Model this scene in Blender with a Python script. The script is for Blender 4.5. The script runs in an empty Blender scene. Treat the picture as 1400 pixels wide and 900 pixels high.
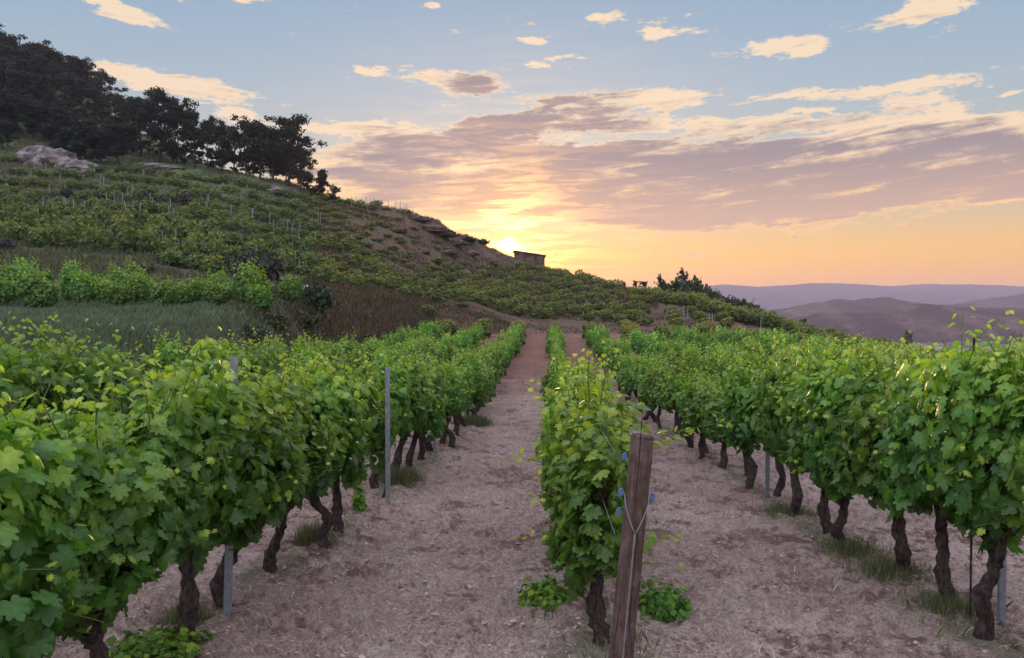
import bpy, math, random
import numpy as np
from mathutils import Vector, Matrix
R = math.radians
rng = np.random.default_rng(7)
random.seed(7)
S = bpy.context.scene
COL = S.collection
F, CX, HY = 1011.0, 700.0, 430.0            # focal length in photo px, centre column, eye level row

# ------------------------------------------------------------------ camera
cam = bpy.data.objects.new('camera', bpy.data.cameras.new('camera'))
COL.objects.link(cam); S.camera = cam
cam.data.sensor_width = 36.0; cam.data.lens = 26.0
cam.data.clip_start = 0.05; cam.data.clip_end = 20000
cam.location = (0, 0, 0)
cam.rotation_euler = (R(90) - math.atan((450 - HY) / F), 0, 0)

# ------------------------------------------------------------------ sun, view
SUN_AZ = math.atan((696 - CX) / F); SUN_EL = math.atan((HY - 336) / F)
sl = bpy.data.lights.new('sun', 'SUN'); so = bpy.data.objects.new('sun', sl); COL.objects.link(so)
sl.energy = 4.5; sl.angle = R(0.8); sl.color = (1.0, 0.62, 0.30)
SD = Vector((math.sin(SUN_AZ) * math.cos(SUN_EL), math.cos(SUN_AZ) * math.cos(SUN_EL), math.sin(SUN_EL)))
so.rotation_euler = SD.to_track_quat('Z', 'Y').to_euler()
so.location = (0, -5, 20)
S.view_settings.view_transform = 'Standard'; S.view_settings.look = 'None'
S.view_settings.gamma = 1; S.view_settings.exposure = 0.0; S.view_settings.use_curve_mapping = False
S.render.engine = 'CYCLES'
S.cycles.use_denoising = True
S.cycles.max_bounces = 7; S.cycles.diffuse_bounces = 3; S.cycles.transmission_bounces = 4
S.cycles.glossy_bounces = 2; S.cycles.transparent_max_bounces = 6; S.cycles.volume_bounces = 1
S.cycles.caustics_reflective = False; S.cycles.caustics_refractive = False
S.cycles.sample_clamp_indirect = 6

# ------------------------------------------------------------------ node maths helper
class N:
    tree = None
    def __init__(s, sock): s.s = sock
    @staticmethod
    def m(op, *a, clamp=False):
        n = N.tree.nodes.new('ShaderNodeMath'); n.operation = op; n.use_clamp = clamp
        for i, v in enumerate(a):
            if isinstance(v, N): N.tree.links.new(v.s, n.inputs[i])
            else: n.inputs[i].default_value = v
        return N(n.outputs[0])
    def __add__(s, o): return N.m('ADD', s, o)
    __radd__ = __add__
    def __sub__(s, o): return N.m('SUBTRACT', s, o)
    def __rsub__(s, o): return N.m('SUBTRACT', o, s)
    def __mul__(s, o): return N.m('MULTIPLY', s, o)
    __rmul__ = __mul__
    def __truediv__(s, o): return N.m('DIVIDE', s, o)
def ss(x, a, b):                                           # smoothstep
    n = N.tree.nodes.new('ShaderNodeMapRange'); n.interpolation_type = 'SMOOTHSTEP'
    N.tree.links.new(x.s, n.inputs[0]); n.inputs[1].default_value = a; n.inputs[2].default_value = b
    return N(n.outputs[0])
def xyz(x, y, z=0.0):
    n = N.tree.nodes.new('ShaderNodeCombineXYZ')
    for i, v in enumerate((x, y, z)):
        if isinstance(v, N): N.tree.links.new(v.s, n.inputs[i])
        else: n.inputs[i].default_value = v
    return N(n.outputs[0])
def noise(vec, scale, detail=4, rough=0.5, dist=0.0):
    n = N.tree.nodes.new('ShaderNodeTexNoise'); N.tree.links.new(vec.s, n.inputs['Vector'])
    n.inputs['Scale'].default_value = scale; n.inputs['Detail'].default_value = detail
    n.inputs['Roughness'].default_value = rough; n.inputs['Distortion'].default_value = dist
    return N(n.outputs[0])
def mixc(f, a, b, mode='MIX'):
    n = N.tree.nodes.new('ShaderNodeMix'); n.data_type = 'RGBA'; n.blend_type = mode
    for sock, v in ((n.inputs[0], f), (n.inputs[6], a), (n.inputs[7], b)):
        if isinstance(v, N): N.tree.links.new(v.s, sock)
        elif isinstance(v, (tuple, list)): sock.default_value = (*v[:3], 1)
        else: sock.default_value = v
    return N(n.outputs[2])
def ramp(f, stops):
    n = N.tree.nodes.new('ShaderNodeValToRGB'); N.tree.links.new(f.s, n.inputs[0])
    e = n.color_ramp.elements
    while len(e) > 1: e.remove(e[-1])
    e[0].position = stops[0][0]; e[0].color = (*stops[0][1], 1)
    for p, c in stops[1:]:
        k = e.new(p); k.color = (*c, 1)
    return N(n.outputs[0])
def scalec(c, f): 
    n = N.tree.nodes.new('ShaderNodeVectorMath'); n.operation = 'SCALE'
    N.tree.links.new(c.s, n.inputs[0])
    if isinstance(f, N): N.tree.links.new(f.s, n.inputs['Scale'])
    else: n.inputs['Scale'].default_value = f
    return N(n.outputs[0])

# ------------------------------------------------------------------ world: evening sky with clouds
W = bpy.data.worlds.new("World"); S.world = W; W.use_nodes = True
N.tree = W.node_tree; N.tree.nodes.clear()
tc = N.tree.nodes.new('ShaderNodeTexCoord')
sp = N.tree.nodes.new('ShaderNodeSeparateXYZ'); N.tree.links.new(tc.outputs['Generated'], sp.inputs[0])
dx, dy, dz = (N(sp.outputs[i]) for i in range(3))
az = N.m('ARCTAN2', dx, dy); el = N.m('ARCSINE', dz)
def E(y, x=CX): return math.atan((HY - y) / F * math.cos(math.atan((x - CX) / F)))
def A(x): return math.atan((x - CX) / F)
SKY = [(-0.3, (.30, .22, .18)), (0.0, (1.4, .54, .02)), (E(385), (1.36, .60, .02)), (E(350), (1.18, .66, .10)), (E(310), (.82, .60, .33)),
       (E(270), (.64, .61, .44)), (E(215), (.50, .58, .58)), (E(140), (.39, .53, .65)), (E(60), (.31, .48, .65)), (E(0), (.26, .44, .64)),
       (R(33), (.68, .84, 1.12)), (R(55), (1.3, 1.42, 1.75)), (R(90), (1.5, 1.6, 1.95))]  # sky above the view, brightened to add light on the foreground
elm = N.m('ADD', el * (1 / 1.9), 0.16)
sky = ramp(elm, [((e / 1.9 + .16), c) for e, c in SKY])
# sky texture contributes the broad Rayleigh tint of a low sun
st = N.tree.nodes.new('ShaderNodeTexSky'); st.sky_type = 'NISHITA'; st.sun_disc = False
st.sun_elevation = SUN_EL; st.sun_rotation = SUN_AZ; st.air_density = 1.2; st.dust_density = 1.5
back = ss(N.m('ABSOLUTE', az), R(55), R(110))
sky = mixc(back * .85, sky, mixc(ss(el, R(-5), R(60)), (1.45, 1.38, 1.55), (1.5, 1.6, 1.95)))  # unseen rear sky, raised well above the visible sky as added fill light
sky = scalec(sky, 1.0 - (dx * back) * .45)  # rear sky made brighter on the left, dimmer on the right, to shape the fill
nish = scalec(N(st.outputs[0]), 0.10)
sky = mixc(0.12, sky, nish)
# angle from the sun
dt = N.tree.nodes.new('ShaderNodeVectorMath'); dt.operation = 'DOT_PRODUCT'
N.tree.links.new(tc.outputs['Generated'], dt.inputs[0]); dt.inputs[1].default_value = SD
ang = N.m('ARCCOSINE', N.m('MINIMUM', N(dt.outputs['Value']), 1.0))
g_wide = N.m('EXPONENT', ang * (-1 / R(10)))
g_mid = N.m('EXPONENT', ang * (-1 / R(4.0)))
g_near = N.m('EXPONENT', ang * (-1 / R(1.5)))
core = N.m('EXPONENT', N.m('POWER', ang * (1 / R(.34)), 2.0) * -1.0)
# clouds: coverage is a set of soft patches in azimuth / elevation, broken up by noise
wv = xyz(az * 9.0, el * 24.0)
wa = noise(wv, 1.0, 4, .6); wb = noise(xyz(az * 9.0 + 31.7, el * 24.0), 1.0, 4, .6)
azw = az + (wa - 0.5) * 0.075; elw = el + (wb - 0.5) * 0.030
BL = [(590, 112, 78, 11, .75, .4), (655, 122, 32, 15, .85, 1.3), (505, 101, 20, 5, .7, .1), (780, 142, 75, 11, .8, .9), (905, 128, 50, 7, .6, .1), (780, 168, 75, 13, 1.0, 1.2), (920, 143, 60, 8, .6, .2),
      (660, 172, 45, 12, .9, 1.0), (515, 208, 48, 14, .9, .8), (625, 195, 75, 16, .9, 1.0), (700, 225, 150, 24, .9, .8),
      (560, 262, 110, 24, .95, .6), (720, 268, 190, 28, 1., .6), (900, 215, 120, 20, .9, 1.1), (900, 262, 150, 32, 1.1, 1.), (1060, 225, 160, 26, 1.0, 1.2),
      (1060, 268, 170, 28, 1.1, 1.), (1230, 235, 160, 24, 1.0, 1.1), (1360, 225, 90, 24, .9, 1.0), (1280, 262, 110, 14, .9, .8),
      (930, 305, 130, 12, .8, .7), (1040, 348, 120, 5, .55, .5), (1265, 8, 60, 17, .9, .1), (1252, 31, 12, 5, .7, .1), (1068, 66, 66, 13, .9, .1), (1105, 78, 25, 9, .6, .1),
      (950, 45, 36, 5, .8, .0), (898, 44, 22, 8, .7, .0), (733, 59, 33, 6, .8, .0), (600, 14, 18, 6, .8, .0), (820, 27, 24, 5, .8, .0), (745, 91, 18, 5, .7, .1), (775, 81, 20, 4, .7, .1),
      (185, 28, 36, 8, .85, .0), (172, 8, 18, 9, .8, .0), (240, 5, 22, 8, .7, .0), (130, 3, 22, 6, .7, .0), (345, 2, 42, 6, .8, .0), (255, 120, 95, 12, .9, .2), (200, 108, 60, 10, .7, .1), (315, 160, 34, 11, .75, .1),
      (500, 172, 75, 8, .8, .2), (1275, 112, 72, 9, .95, .3), (1195, 125, 40, 6, .7, .3), (1250, 143, 62, 8, .8, .1), (1088, 132, 48, 7, .9, .1), (1105, 150, 26, 4, .7, .0), (978, 169, 34, 9, .95, .35),
      (1080, 170, 62, 7, .85, .2), (1210, 172, 60, 7, .8, .1), (1312, 157, 22, 7, .75, .0), (1370, 158, 50, 6, .75, .2), (1360, 175, 60, 8, .8, .4), (1280, 190, 110, 10, .8, .2), (1150, 190, 90, 6, .7, .1), (900, 168, 50, 9, .6, .2),
      (415, 175, 50, 7, .5, .1), (430, 240, 70, 26, .6, .3), (470, 235, 40, 9, .7, .5), (1385, 268, 40, 8, .8, .2), (1385, 132, 20, 4, .7, 0)]
cov = None; dark = None
for (x, y, rx, ry, w, dk) in BL:
    if dk <= .2: w *= 1.12
    a0, e0 = A(x), E(y, x); c = math.cos(A(x)) ** 2
    q = N.m('POWER', (azw - a0) * (F / rx / c * .85), 2.0) + N.m('POWER', (elw - e0) * (F / ry * .85), 2.0)
    g = N.m('EXPONENT', q * -1.0) * w
    cov = g if cov is None else cov + g
    if dk: dark = g * dk if dark is None else dark + g * dk
# scattered clouds over the rest of the sky, outside the part with its own patches
fine = noise(xyz(az * 30.0, el * 84.0), 1.0, 9, .66, .3)
tiny = noise(xyz(az * 85.0, el * 210.0), 1.0, 5, .65, .2)
mid_ = noise(xyz(az * 9.0 + 5.0, el * 34.0), 1.0, 5, .55, .4)
rest = N.m('GREATER_THAN', N.m('ABSOLUTE', az), R(42))
cov2 = N.m('MINIMUM', cov, 1.25) + rest * ss(mid_, .5, .75) * 0.8
strk = noise(xyz(az * 6.0 + el * 9.0, el * 75.0 - az * 7.0), 1.0, 6, .6, .6)
body = cov2 * 1.15 + (mid_ - 0.5) * 2.3 + (strk - .5) * 1.0
edge = 1.0 - ss(body, .75, 1.25)
dens = body - .52 + ((fine - 0.5) * 1.9 + (tiny - .5) * 1.0) * (edge * .85 + .15)
alpha = ss(dens, -.05, 0.38)
dk = N.m('MINIMUM', dark, 1.1) + (mid_ - .5) * 1.5 + (strk - .5) * 2.6 + (fine - .5) * 1.0 + (tiny - .5) * .3
thick = ss(dk, 0.25, 1.05) * ss(dens, .02, .5)
cream = mixc(ss(el, E(320), E(170)), (1.20, .74, .30), (1.0, .78, .54))
mauve = mixc(ss(el, E(330), E(210)), (.72, .46, .33), (.315, .262, .29))
mauve = mixc(ss(ang, R(2), R(9)), (.85, .47, .27), mauve)
ccol = mixc(thick, cream, mauve)
out = mixc(alpha * .93, sky, ccol)
# sunlit gaps and streaks round the sun
streak = noise(xyz(az * 12.0 + 2.0, el * 95.0), 1.0, 6, .6, .5)
lit = ss(streak, .44, .58) 
glow = scalec(mixc(0.0, (1.0, .46, .07), (0, 0, 0)), g_mid * 1.5 * (lit * .8 + .2))
glow3 = scalec(mixc(0.0, (1.0, .60, .16), (0, 0, 0)), g_near * 8.0 * (lit * .9 + .1) + core * 60.0)
glow2 = scalec(mixc(0.0, (.52, .20, .02), (0, 0, 0)), g_wide * .35)
def addc(a, b): 
    n = N.tree.nodes.new('ShaderNodeVectorMath'); n.operation = 'ADD'
    N.tree.links.new(a.s, n.inputs[0]); N.tree.links.new(b.s, n.inputs[1]); return N(n.outputs[0])
out = addc(addc(addc(out, glow), glow2), glow3)
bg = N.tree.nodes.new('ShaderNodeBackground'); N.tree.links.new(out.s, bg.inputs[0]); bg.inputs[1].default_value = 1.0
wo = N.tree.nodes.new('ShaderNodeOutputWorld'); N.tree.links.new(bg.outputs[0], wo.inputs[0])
W.cycles.sampling_method = 'MANUAL'; W.cycles.sample_map_resolution = 512

# ------------------------------------------------------------------ materials
def material(name):
    m = bpy.data.materials.new(name); m.use_nodes = True
    m.node_tree.nodes.clear(); N.tree = m.node_tree
    o = m.node_tree.nodes.new('ShaderNodeOutputMaterial'); return m, o
def principled(out, col, rough=0.8, spec=0.3, bump=None, strength=0.5, dist=0.02):
    p = N.tree.nodes.new('ShaderNodeBsdfPrincipled')
    if isinstance(col, N): N.tree.links.new(col.s, p.inputs['Base Color'])
    else: p.inputs['Base Color'].default_value = (*col, 1)
    if isinstance(rough, N): N.tree.links.new(rough.s, p.inputs['Roughness'])
    else: p.inputs['Roughness'].default_value = rough
    p.inputs['Specular IOR Level'].default_value = spec
    if bump is not None:
        b = N.tree.nodes.new('ShaderNodeBump'); b.inputs['Strength'].default_value = strength; b.inputs['Distance'].default_value = dist
        N.tree.links.new(bump.s, b.inputs['Height']); N.tree.links.new(b.outputs[0], p.inputs['Normal'])
    N.tree.links.new(p.outputs[0], out.inputs['Surface']); return p
def objco():
    t = N.tree.nodes.new('ShaderNodeTexCoord'); return N(t.outputs['Object'])
def attr(name='Col'):
    a = N.tree.nodes.new('ShaderNodeAttribute'); a.attribute_name = name; return N(a.outputs['Color'])
def leafmat(name, trans=0.46, rough=0.38, spec=0.55, vary=0.25):
    m, o = material(name)
    c = attr()
    oi = N.tree.nodes.new('ShaderNodeObjectInfo')
    hs = N.tree.nodes.new('ShaderNodeHueSaturation'); N.tree.links.new(c.s, hs.inputs['Color'])
    rr = N(oi.outputs['Random'])
    N.tree.links.new((rr * vary + (1 - vary / 2)).s, hs.inputs['Value'])
    N.tree.links.new((rr * 0.03 + 0.485).s, hs.inputs['Hue'])
    c = N(hs.outputs[0]); mo = noise(objco(), 45, 3, .6)
    c = mixc(1.0, c, ramp(mo, [(.3, (.78, .80, .80)), (.7, (1.22, 1.18, 1.15))]), 'MULTIPLY')
    p = principled(o, c, rough, spec, mo, .5, .01)
    t = N.tree.nodes.new('ShaderNodeBsdfTranslucent')
    N.tree.links.new(mixc(1.0, c, (1.15, 1.2, .55), 'MULTIPLY').s, t.inputs[0])
    mx = N.tree.nodes.new('ShaderNodeMixShader'); mx.inputs[0].default_value = trans
    N.tree.links.new(p.outputs[0], mx.inputs[1]); N.tree.links.new(t.outputs[0], mx.inputs[2])
    N.tree.links.new(mx.outputs[0], o.inputs['Surface'])
    return m
M = {}
M['leaf'] = leafmat('vine_leaf')
M['grass'] = leafmat('grass_blade', .3, .6, .2, 0)
M['needle'] = leafmat('needles', .15, .6, .2, .3)
def mat_bark(name, c1, c2, sc=18):
    m, o = material(name); v = objco()
    n1 = noise(v, sc, 6, .7, .6)
    sq = N.tree.nodes.new('ShaderNodeMapping'); N.tree.links.new(v.s, sq.inputs[0]); sq.inputs['Scale'].default_value = (60, 60, 9)
    n2 = noise(N(sq.outputs[0]), 1.0, 5, .65, .3)
    col = mixc(ss(n1 * .5 + n2 * .5, .38, .66), c1, c2)
    principled(o, col, .9, .15, n2 + n1 * .6, .9, .02); return m
M['bark'] = mat_bark('vine_bark', (.035, .024, .022), (.135, .10, .09))
M['pinebark'] = mat_bark('pine_bark', (.03, .02, .018), (.09, .07, .06), 6)
M['post'] = mat_bark('weathered_post', (.085, .052, .045), (.20, .14, .12), 9)
m, o = material('green_stem'); principled(o, (.13, .2, .05), .6); M['stem'] = m
m, o = material('galvanised_steel'); v = objco()
principled(o, mixc(ss(noise(v, 14, 5, .7), .4, .7), (.30, .33, .37), (.17, .19, .22)), .5, .5).inputs['Metallic'].default_value = .35; M['steel'] = m
m, o = material('wire'); p = principled(o, (.30, .30, .31), .55, .4); p.inputs['Metallic'].default_value = .4; M['wire'] = m
m, o = material('blue_plastic'); principled(o, (.11, .16, .32), .5, .4); M['blue'] = m
m, o = material('stone_wall'); v = objco()
vo = N.tree.nodes.new('ShaderNodeTexVoronoi'); N.tree.links.new(v.s, vo.inputs['Vector']); vo.inputs['Scale'].default_value = 3.5
principled(o, mixc(ss(noise(v, 3, 5), .3, .7), (.22, .16, .12), (.34, .27, .21)), .9, .2, N(vo.outputs[0]), .8, .05); M['stone'] = m
m, o = material('rock'); v = objco()
principled(o, mixc(ss(noise(v, .9, 7, .7, .5), .38, .62), (.13, .11, .105), (.36, .325, .32)), .95, .15, noise(v, 1.8, 8, .7), 1., .3); M['rock'] = m
m, o = material('brown_rock'); v = objco()
principled(o, mixc(ss(noise(v, .9, 7, .7, .5), .38, .62), (.09, .06, .045), (.20, .145, .11)), .95, .15, noise(v, 1.8, 8, .7), 1., .3); M['brownrock'] = m
m, o = material('concrete'); v = objco()
principled(o, mixc(ss(noise(v, 4, 5), .3, .7), (.48, .47, .48), (.62, .61, .62)), .85, .2); M['concrete'] = m
m, o = material('rooftile'); principled(o, (.30, .15, .10), .9); M['tile'] = m
m, o = material('plaster'); principled(o, (.62, .56, .48), .9); M['plaster'] = m
m, o = material('white_paint'); principled(o, (.75, .75, .75), .6); M['white'] = m
m, o = material('dark_void'); principled(o, (.02, .017, .015), .9); M['dark'] = m
m, o = material('clod'); principled(o, attr(), .95, .15); M['clod'] = m

# ------------------------------------------------------------------ mesh helpers
def mesh_np(name, v, f, mats, col=None, mi=None, smooth=False):
    """v (n,3); f (m,3) or (m,4) array or a list of such arrays"""
    fs = f if isinstance(f, list) else [f]
    me = bpy.data.meshes.new(name)
    v = np.asarray(v, np.float32)
    me.vertices.add(len(v)); me.vertices.foreach_set('co', v.ravel())
    nl = sum(a.size for a in fs); npoly = sum(len(a) for a in fs)
    me.loops.add(nl); me.polygons.add(npoly)
    me.loops.foreach_set('vertex_index', np.concatenate([a.ravel() for a in fs]).astype(np.int32))
    tot = np.concatenate([np.full(len(a), a.shape[1]) for a in fs]).astype(np.int32)
    start = np.concatenate([[0], np.cumsum(tot)[:-1]]).astype(np.int32)
    me.polygons.foreach_set('loop_start', start); me.polygons.foreach_set('loop_total', tot)
    if mi is not None: me.polygons.foreach_set('material_index', np.asarray(mi, np.int32))
    me.polygons.foreach_set('use_smooth', np.full(npoly, smooth, bool))
    for k in (mats if isinstance(mats, list) else [mats]): me.materials.append(k)
    if col is not None:
        a = me.color_attributes.new('Col', 'FLOAT_COLOR', 'POINT')
        c4 = np.ones((len(v), 4), np.float32); c4[:, :3] = col
        a.data.foreach_set('color', c4.ravel())
    me.update(calc_edges=True); me.validate()
    return me
def link(name, me, parent=None, loc=None):
    o = bpy.data.objects.new(name, me); COL.objects.link(o)
    if parent is not None: o.parent = parent
    if loc is not None: o.location = loc
    return o
def tag(o, label=None, cat=None, group=None, kind=None):
    if label: o['label'] = label
    if cat: o['category'] = cat
    if group: o['group'] = group
    if kind: o['kind'] = kind
    return o
def empty(name, loc, rz=0, scale=None):
    o = bpy.data.objects.new(name, None); COL.objects.link(o); o.location = loc; o.rotation_euler = (0, 0, rz)
    o.empty_display_size = .2
    if scale: o.scale = scale
    return o
class B:
    """collects pieces of one mesh: triangles with a colour and a material slot"""
    def __init__(s): s.v = []; s.f = []; s.c = []; s.m = []; s.n = 0
    def add(s, v, f, c=(.5, .5, .5), m=0):
        v = np.asarray(v, float); f = np.asarray(f, int)
        if f.shape[1] == 4: f = np.concatenate([f[:, [0, 1, 2]], f[:, [0, 2, 3]]])
        s.v.append(v); s.f.append(f + s.n); s.n += len(v)
        c = np.asarray(c, float); s.c.append(np.broadcast_to(c, (len(v), 3)) if c.ndim == 1 else c)
        s.m.append(np.full(len(f), m))
    def tube(s, pts, rad, k=7, c=(.5, .5, .5), m=0, jag=0, seed=0):
        pts = np.asarray(pts, float); rad = np.broadcast_to(np.asarray(rad, float), (len(pts),))
        r_ = np.random.default_rng(seed)
        t = np.gradient(pts, axis=0); t /= np.linalg.norm(t, axis=1)[:, None] + 1e-9
        ref = np.array([0.31, .92, .11]); 
        a = np.cross(t, ref); a /= np.linalg.norm(a, axis=1)[:, None] + 1e-9
        b = np.cross(t, a); th = np.linspace(0, 2 * np.pi, k, endpoint=False)
        j = 1 + jag * r_.normal(size=(len(pts), k))
        ring = pts[:, None] + (a[:, None] * np.cos(th)[None, :, None] + b[:, None] * np.sin(th)[None, :, None]) * (rad[:, None] * j)[:, :, None]
        v = ring.reshape(-1, 3); f = []
        for i in range(len(pts) - 1):
            for q in range(k):
                f.append((i * k + q, i * k + (q + 1) % k, (i + 1) * k + (q + 1) % k, (i + 1) * k + q))
        n0 = len(v); v = np.concatenate([v, pts[:1], pts[-1:]])
        f = np.array(f); s.add(v, f, c, m)
        cap = [(n0, (q + 1) % k, q) for q in range(k)] + [(n0 + 1, (len(pts) - 1) * k + q, (len(pts) - 1) * k + (q + 1) % k) for q in range(k)]
        s.f.append(np.array(cap) + s.n - len(v)); s.m.append(np.full(len(cap), m))
    def box(s, lo, hi, c=(.5, .5, .5), m=0):
        x0, y0, z0 = lo; x1, y1, z1 = hi
        v = [(x0, y0, z0), (x1, y0, z0), (x1, y1, z0), (x0, y1, z0), (x0, y0, z1), (x1, y0, z1), (x1, y1, z1), (x0, y1, z1)]
        s.add(v, [(0, 3, 2, 1), (4, 5, 6, 7), (0, 1, 5, 4), (1, 2, 6, 5), (2, 3, 7, 6), (3, 0, 4, 7)], c, m)
    def mesh(s, name, mats, smooth=False):
        return mesh_np(name, np.concatenate(s.v), np.concatenate(s.f), mats, np.concatenate(s.c), np.concatenate(s.m), smooth)
def norm(a): return a / (np.linalg.norm(a, axis=-1, keepdims=True) + 1e-9)

def hash2(ix, iy, seed):
    h = (ix.astype(np.int64) * 374761393 + iy.astype(np.int64) * 668265263 + seed * 1442695041) & 0xffffffff
    h = ((h ^ (h >> 13)) * 1274126177) & 0xffffffff
    return ((h ^ (h >> 16)) & 0xffff) / 65535.0
def vnoise(x, y, seed=0):
    ix = np.floor(x); iy = np.floor(y); fx = x - ix; fy = y - iy
    fx = fx * fx * (3 - 2 * fx); fy = fy * fy * (3 - 2 * fy)
    a = hash2(ix, iy, seed); b = hash2(ix + 1, iy, seed); c = hash2(ix, iy + 1, seed); d = hash2(ix + 1, iy + 1, seed)
    return (a * (1 - fx) + b * fx) * (1 - fy) + (c * (1 - fx) + d * fx) * fy
def fbm(x, y, oct=4, seed=0, g=.5):
    s = 0; a = 1; t = 0
    for i in range(oct):
        s = s + a * vnoise(x * 2 ** i + 13.1 * i, y * 2 ** i - 7.7 * i, seed + i); t += a; a *= g
    return s / t - .5

# ------------------------------------------------------------------ the lie of the land
TV = (752 - CX) / F                                          # rows run slightly to the right of straight ahead
def uv(X, Y): return X - TV * Y, Y
def sstep(x, a, b): t = np.clip((x - a) / (b - a), 0, 1); return t * t * (3 - 2 * t)
NV = np.array([[-40, -1.7], [0, -1.79], [5, -2.12], [10, -2.45], [15, -2.74], [20, -2.93], [25, -2.99], [30, -2.88], [37, -2.58], [45, -2.2], [52, -1.88], [58, -1.68], [70, -1.3]])
def znear(X, Y):
    u, v = uv(X, Y)
    z = np.interp(v, NV[:, 0], NV[:, 1])
    z = z - 0.006 * np.maximum(u - 8, 0) ** 2 + 0.05 * np.clip(-u - 2, 0, 8)
    return z
TB = {
 -400: [(10,470),(16,455),(22,432),(30,420),(38,365),(46,340),(55,318),(65,275),(78,240),(88,205),(100,170),(120,110),(140,60),(170,40)],
 0: [(10,480),(16,452),(22,434),(28,427),(34,402),(38,368),(46,346),(55,330),(62,300),(68,285),(78,262),(88,225),(100,190),(120,135),(140,100),(180,90)],
 100: [(10,500),(16,456),(22,436),(28,424),(34,400),(38,372),(46,352),(53,342),(62,308),(70,288),(80,262),(90,232),(102,205),(120,155),(140,125),(180,120)],
 200: [(12,500),(17,468),(24,432),(30,420),(36,400),(40,376),(48,354),(54,345),(63,312),(72,288),(82,262),(92,238),(105,212),(120,195),(140,185),(180,190)],
 300: [(14,500),(20,458),(26,428),(32,414),(37,398),(42,382),(48,372),(56,350),(66,315),(78,285),(90,255),(98,238),(110,232),(130,235),(180,260)],
 400: [(20,500),(25,440),(30,412),(36,408),(40,400),(46,390),(54,372),(62,350),(74,318),(86,285),(97,258),(104,252),(120,262),(180,300)],
 470: [(25,480),(30,440),(34,420),(40,410),(50,396),(58,382),(66,355),(78,325),(90,298),(100,280),(110,285),(180,330)],
 550: [(30,470),(40,445),(46,420),(52,412),(60,402),(70,388),(80,360),(90,325),(100,292),(106,291),(115,300),(180,340)],
 600: [(40,460),(50,436),(56,424),(62,414),(70,400),(80,385),(90,360),(98,325),(105,300),(115,310),(180,350)],
 650: [(50,450),(57,443),(62,424),(68,412),(78,400),(90,385),(102,365),(110,345),(116,328),(125,335),(180,370)],
 700: [(55,452),(60,447),(64,437),(70,424),(80,410),(92,392),(105,376),(118,360),(126,349),(134,352),(180,390)],
 745: [(55,455),(60,450),(65,440),(72,426),(82,410),(95,392),(108,378),(122,370),(128,366),(136,372),(180,400)],
 800: [(55,458),(60,452),(65,442),(74,426),(84,412),(96,398),(106,386),(115,380),(122,384),(180,420)],
 850: [(55,458),(60,453),(66,441),(76,425),(86,408),(96,398),(104,394),(110,400),(180,450)],
 900: [(55,459),(60,454),(66,442),(76,424),(84,410),(90,405),(98,410),(180,470)],
 950: [(50,466),(57,456),(64,440),(72,424),(80,412),(88,415),(180,480)],
 1000: [(50,470),(57,460),(64,444),(72,430),(80,432),(90,445),(180,500)],
 1050: [(50,472),(57,462),(62,450),(68,444),(78,455),(180,510)],
 1150: [(50,484),(57,476),(62,477),(75,490),(180,530)],
 1250: [(50,500),(57,503),(70,512),(100,530),(180,545)],
 1400: [(50,535),(57,545),(70,560),(100,570),(180,560)],
}
DG = np.concatenate([np.arange(8, 200, 1.0), np.geomspace(200, 6000, 60)])
XG = np.array(sorted(TB))
ZT = []
for x in XG:
    d = [p[0] for p in TB[x]]; z = [(HY - p[1]) / F * p[0] for p in TB[x]]
    d += [420 if x > 600 else 700, 6000]; z += [-31, -31]
    row = np.interp(DG, d, z)
    k = 1.5
    sm = row.copy(); sm[1:191] = np.convolve(row, [.25, .5, .25], 'same')[1:191]
    ZT.append(sm)
ZT = np.array(ZT)
def zfar(X, Y):
    Yc = np.maximum(Y, 6.0); a = np.clip(CX + F * X / Yc, -400, 1400)
    di = np.interp(np.clip(Y, 8, 6000), DG, np.arange(len(DG))); ai = np.interp(a, XG, np.arange(len(XG)))
    i0 = np.clip(di.astype(int), 0, len(DG) - 2); j0 = np.clip(ai.astype(int), 0, len(XG) - 2)
    fd = di - i0; fa = ai - j0
    return (ZT[j0, i0] * (1 - fa) + ZT[j0 + 1, i0] * fa) * (1 - fd) + (ZT[j0, i0 + 1] * (1 - fa) + ZT[j0 + 1, i0 + 1] * fa) * fd
def infield(X, Y):
    u, v = uv(X, Y)
    return sstep(u, -11.0, -8.3) * (1 - sstep(v, 56.5, 60.5))
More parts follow.
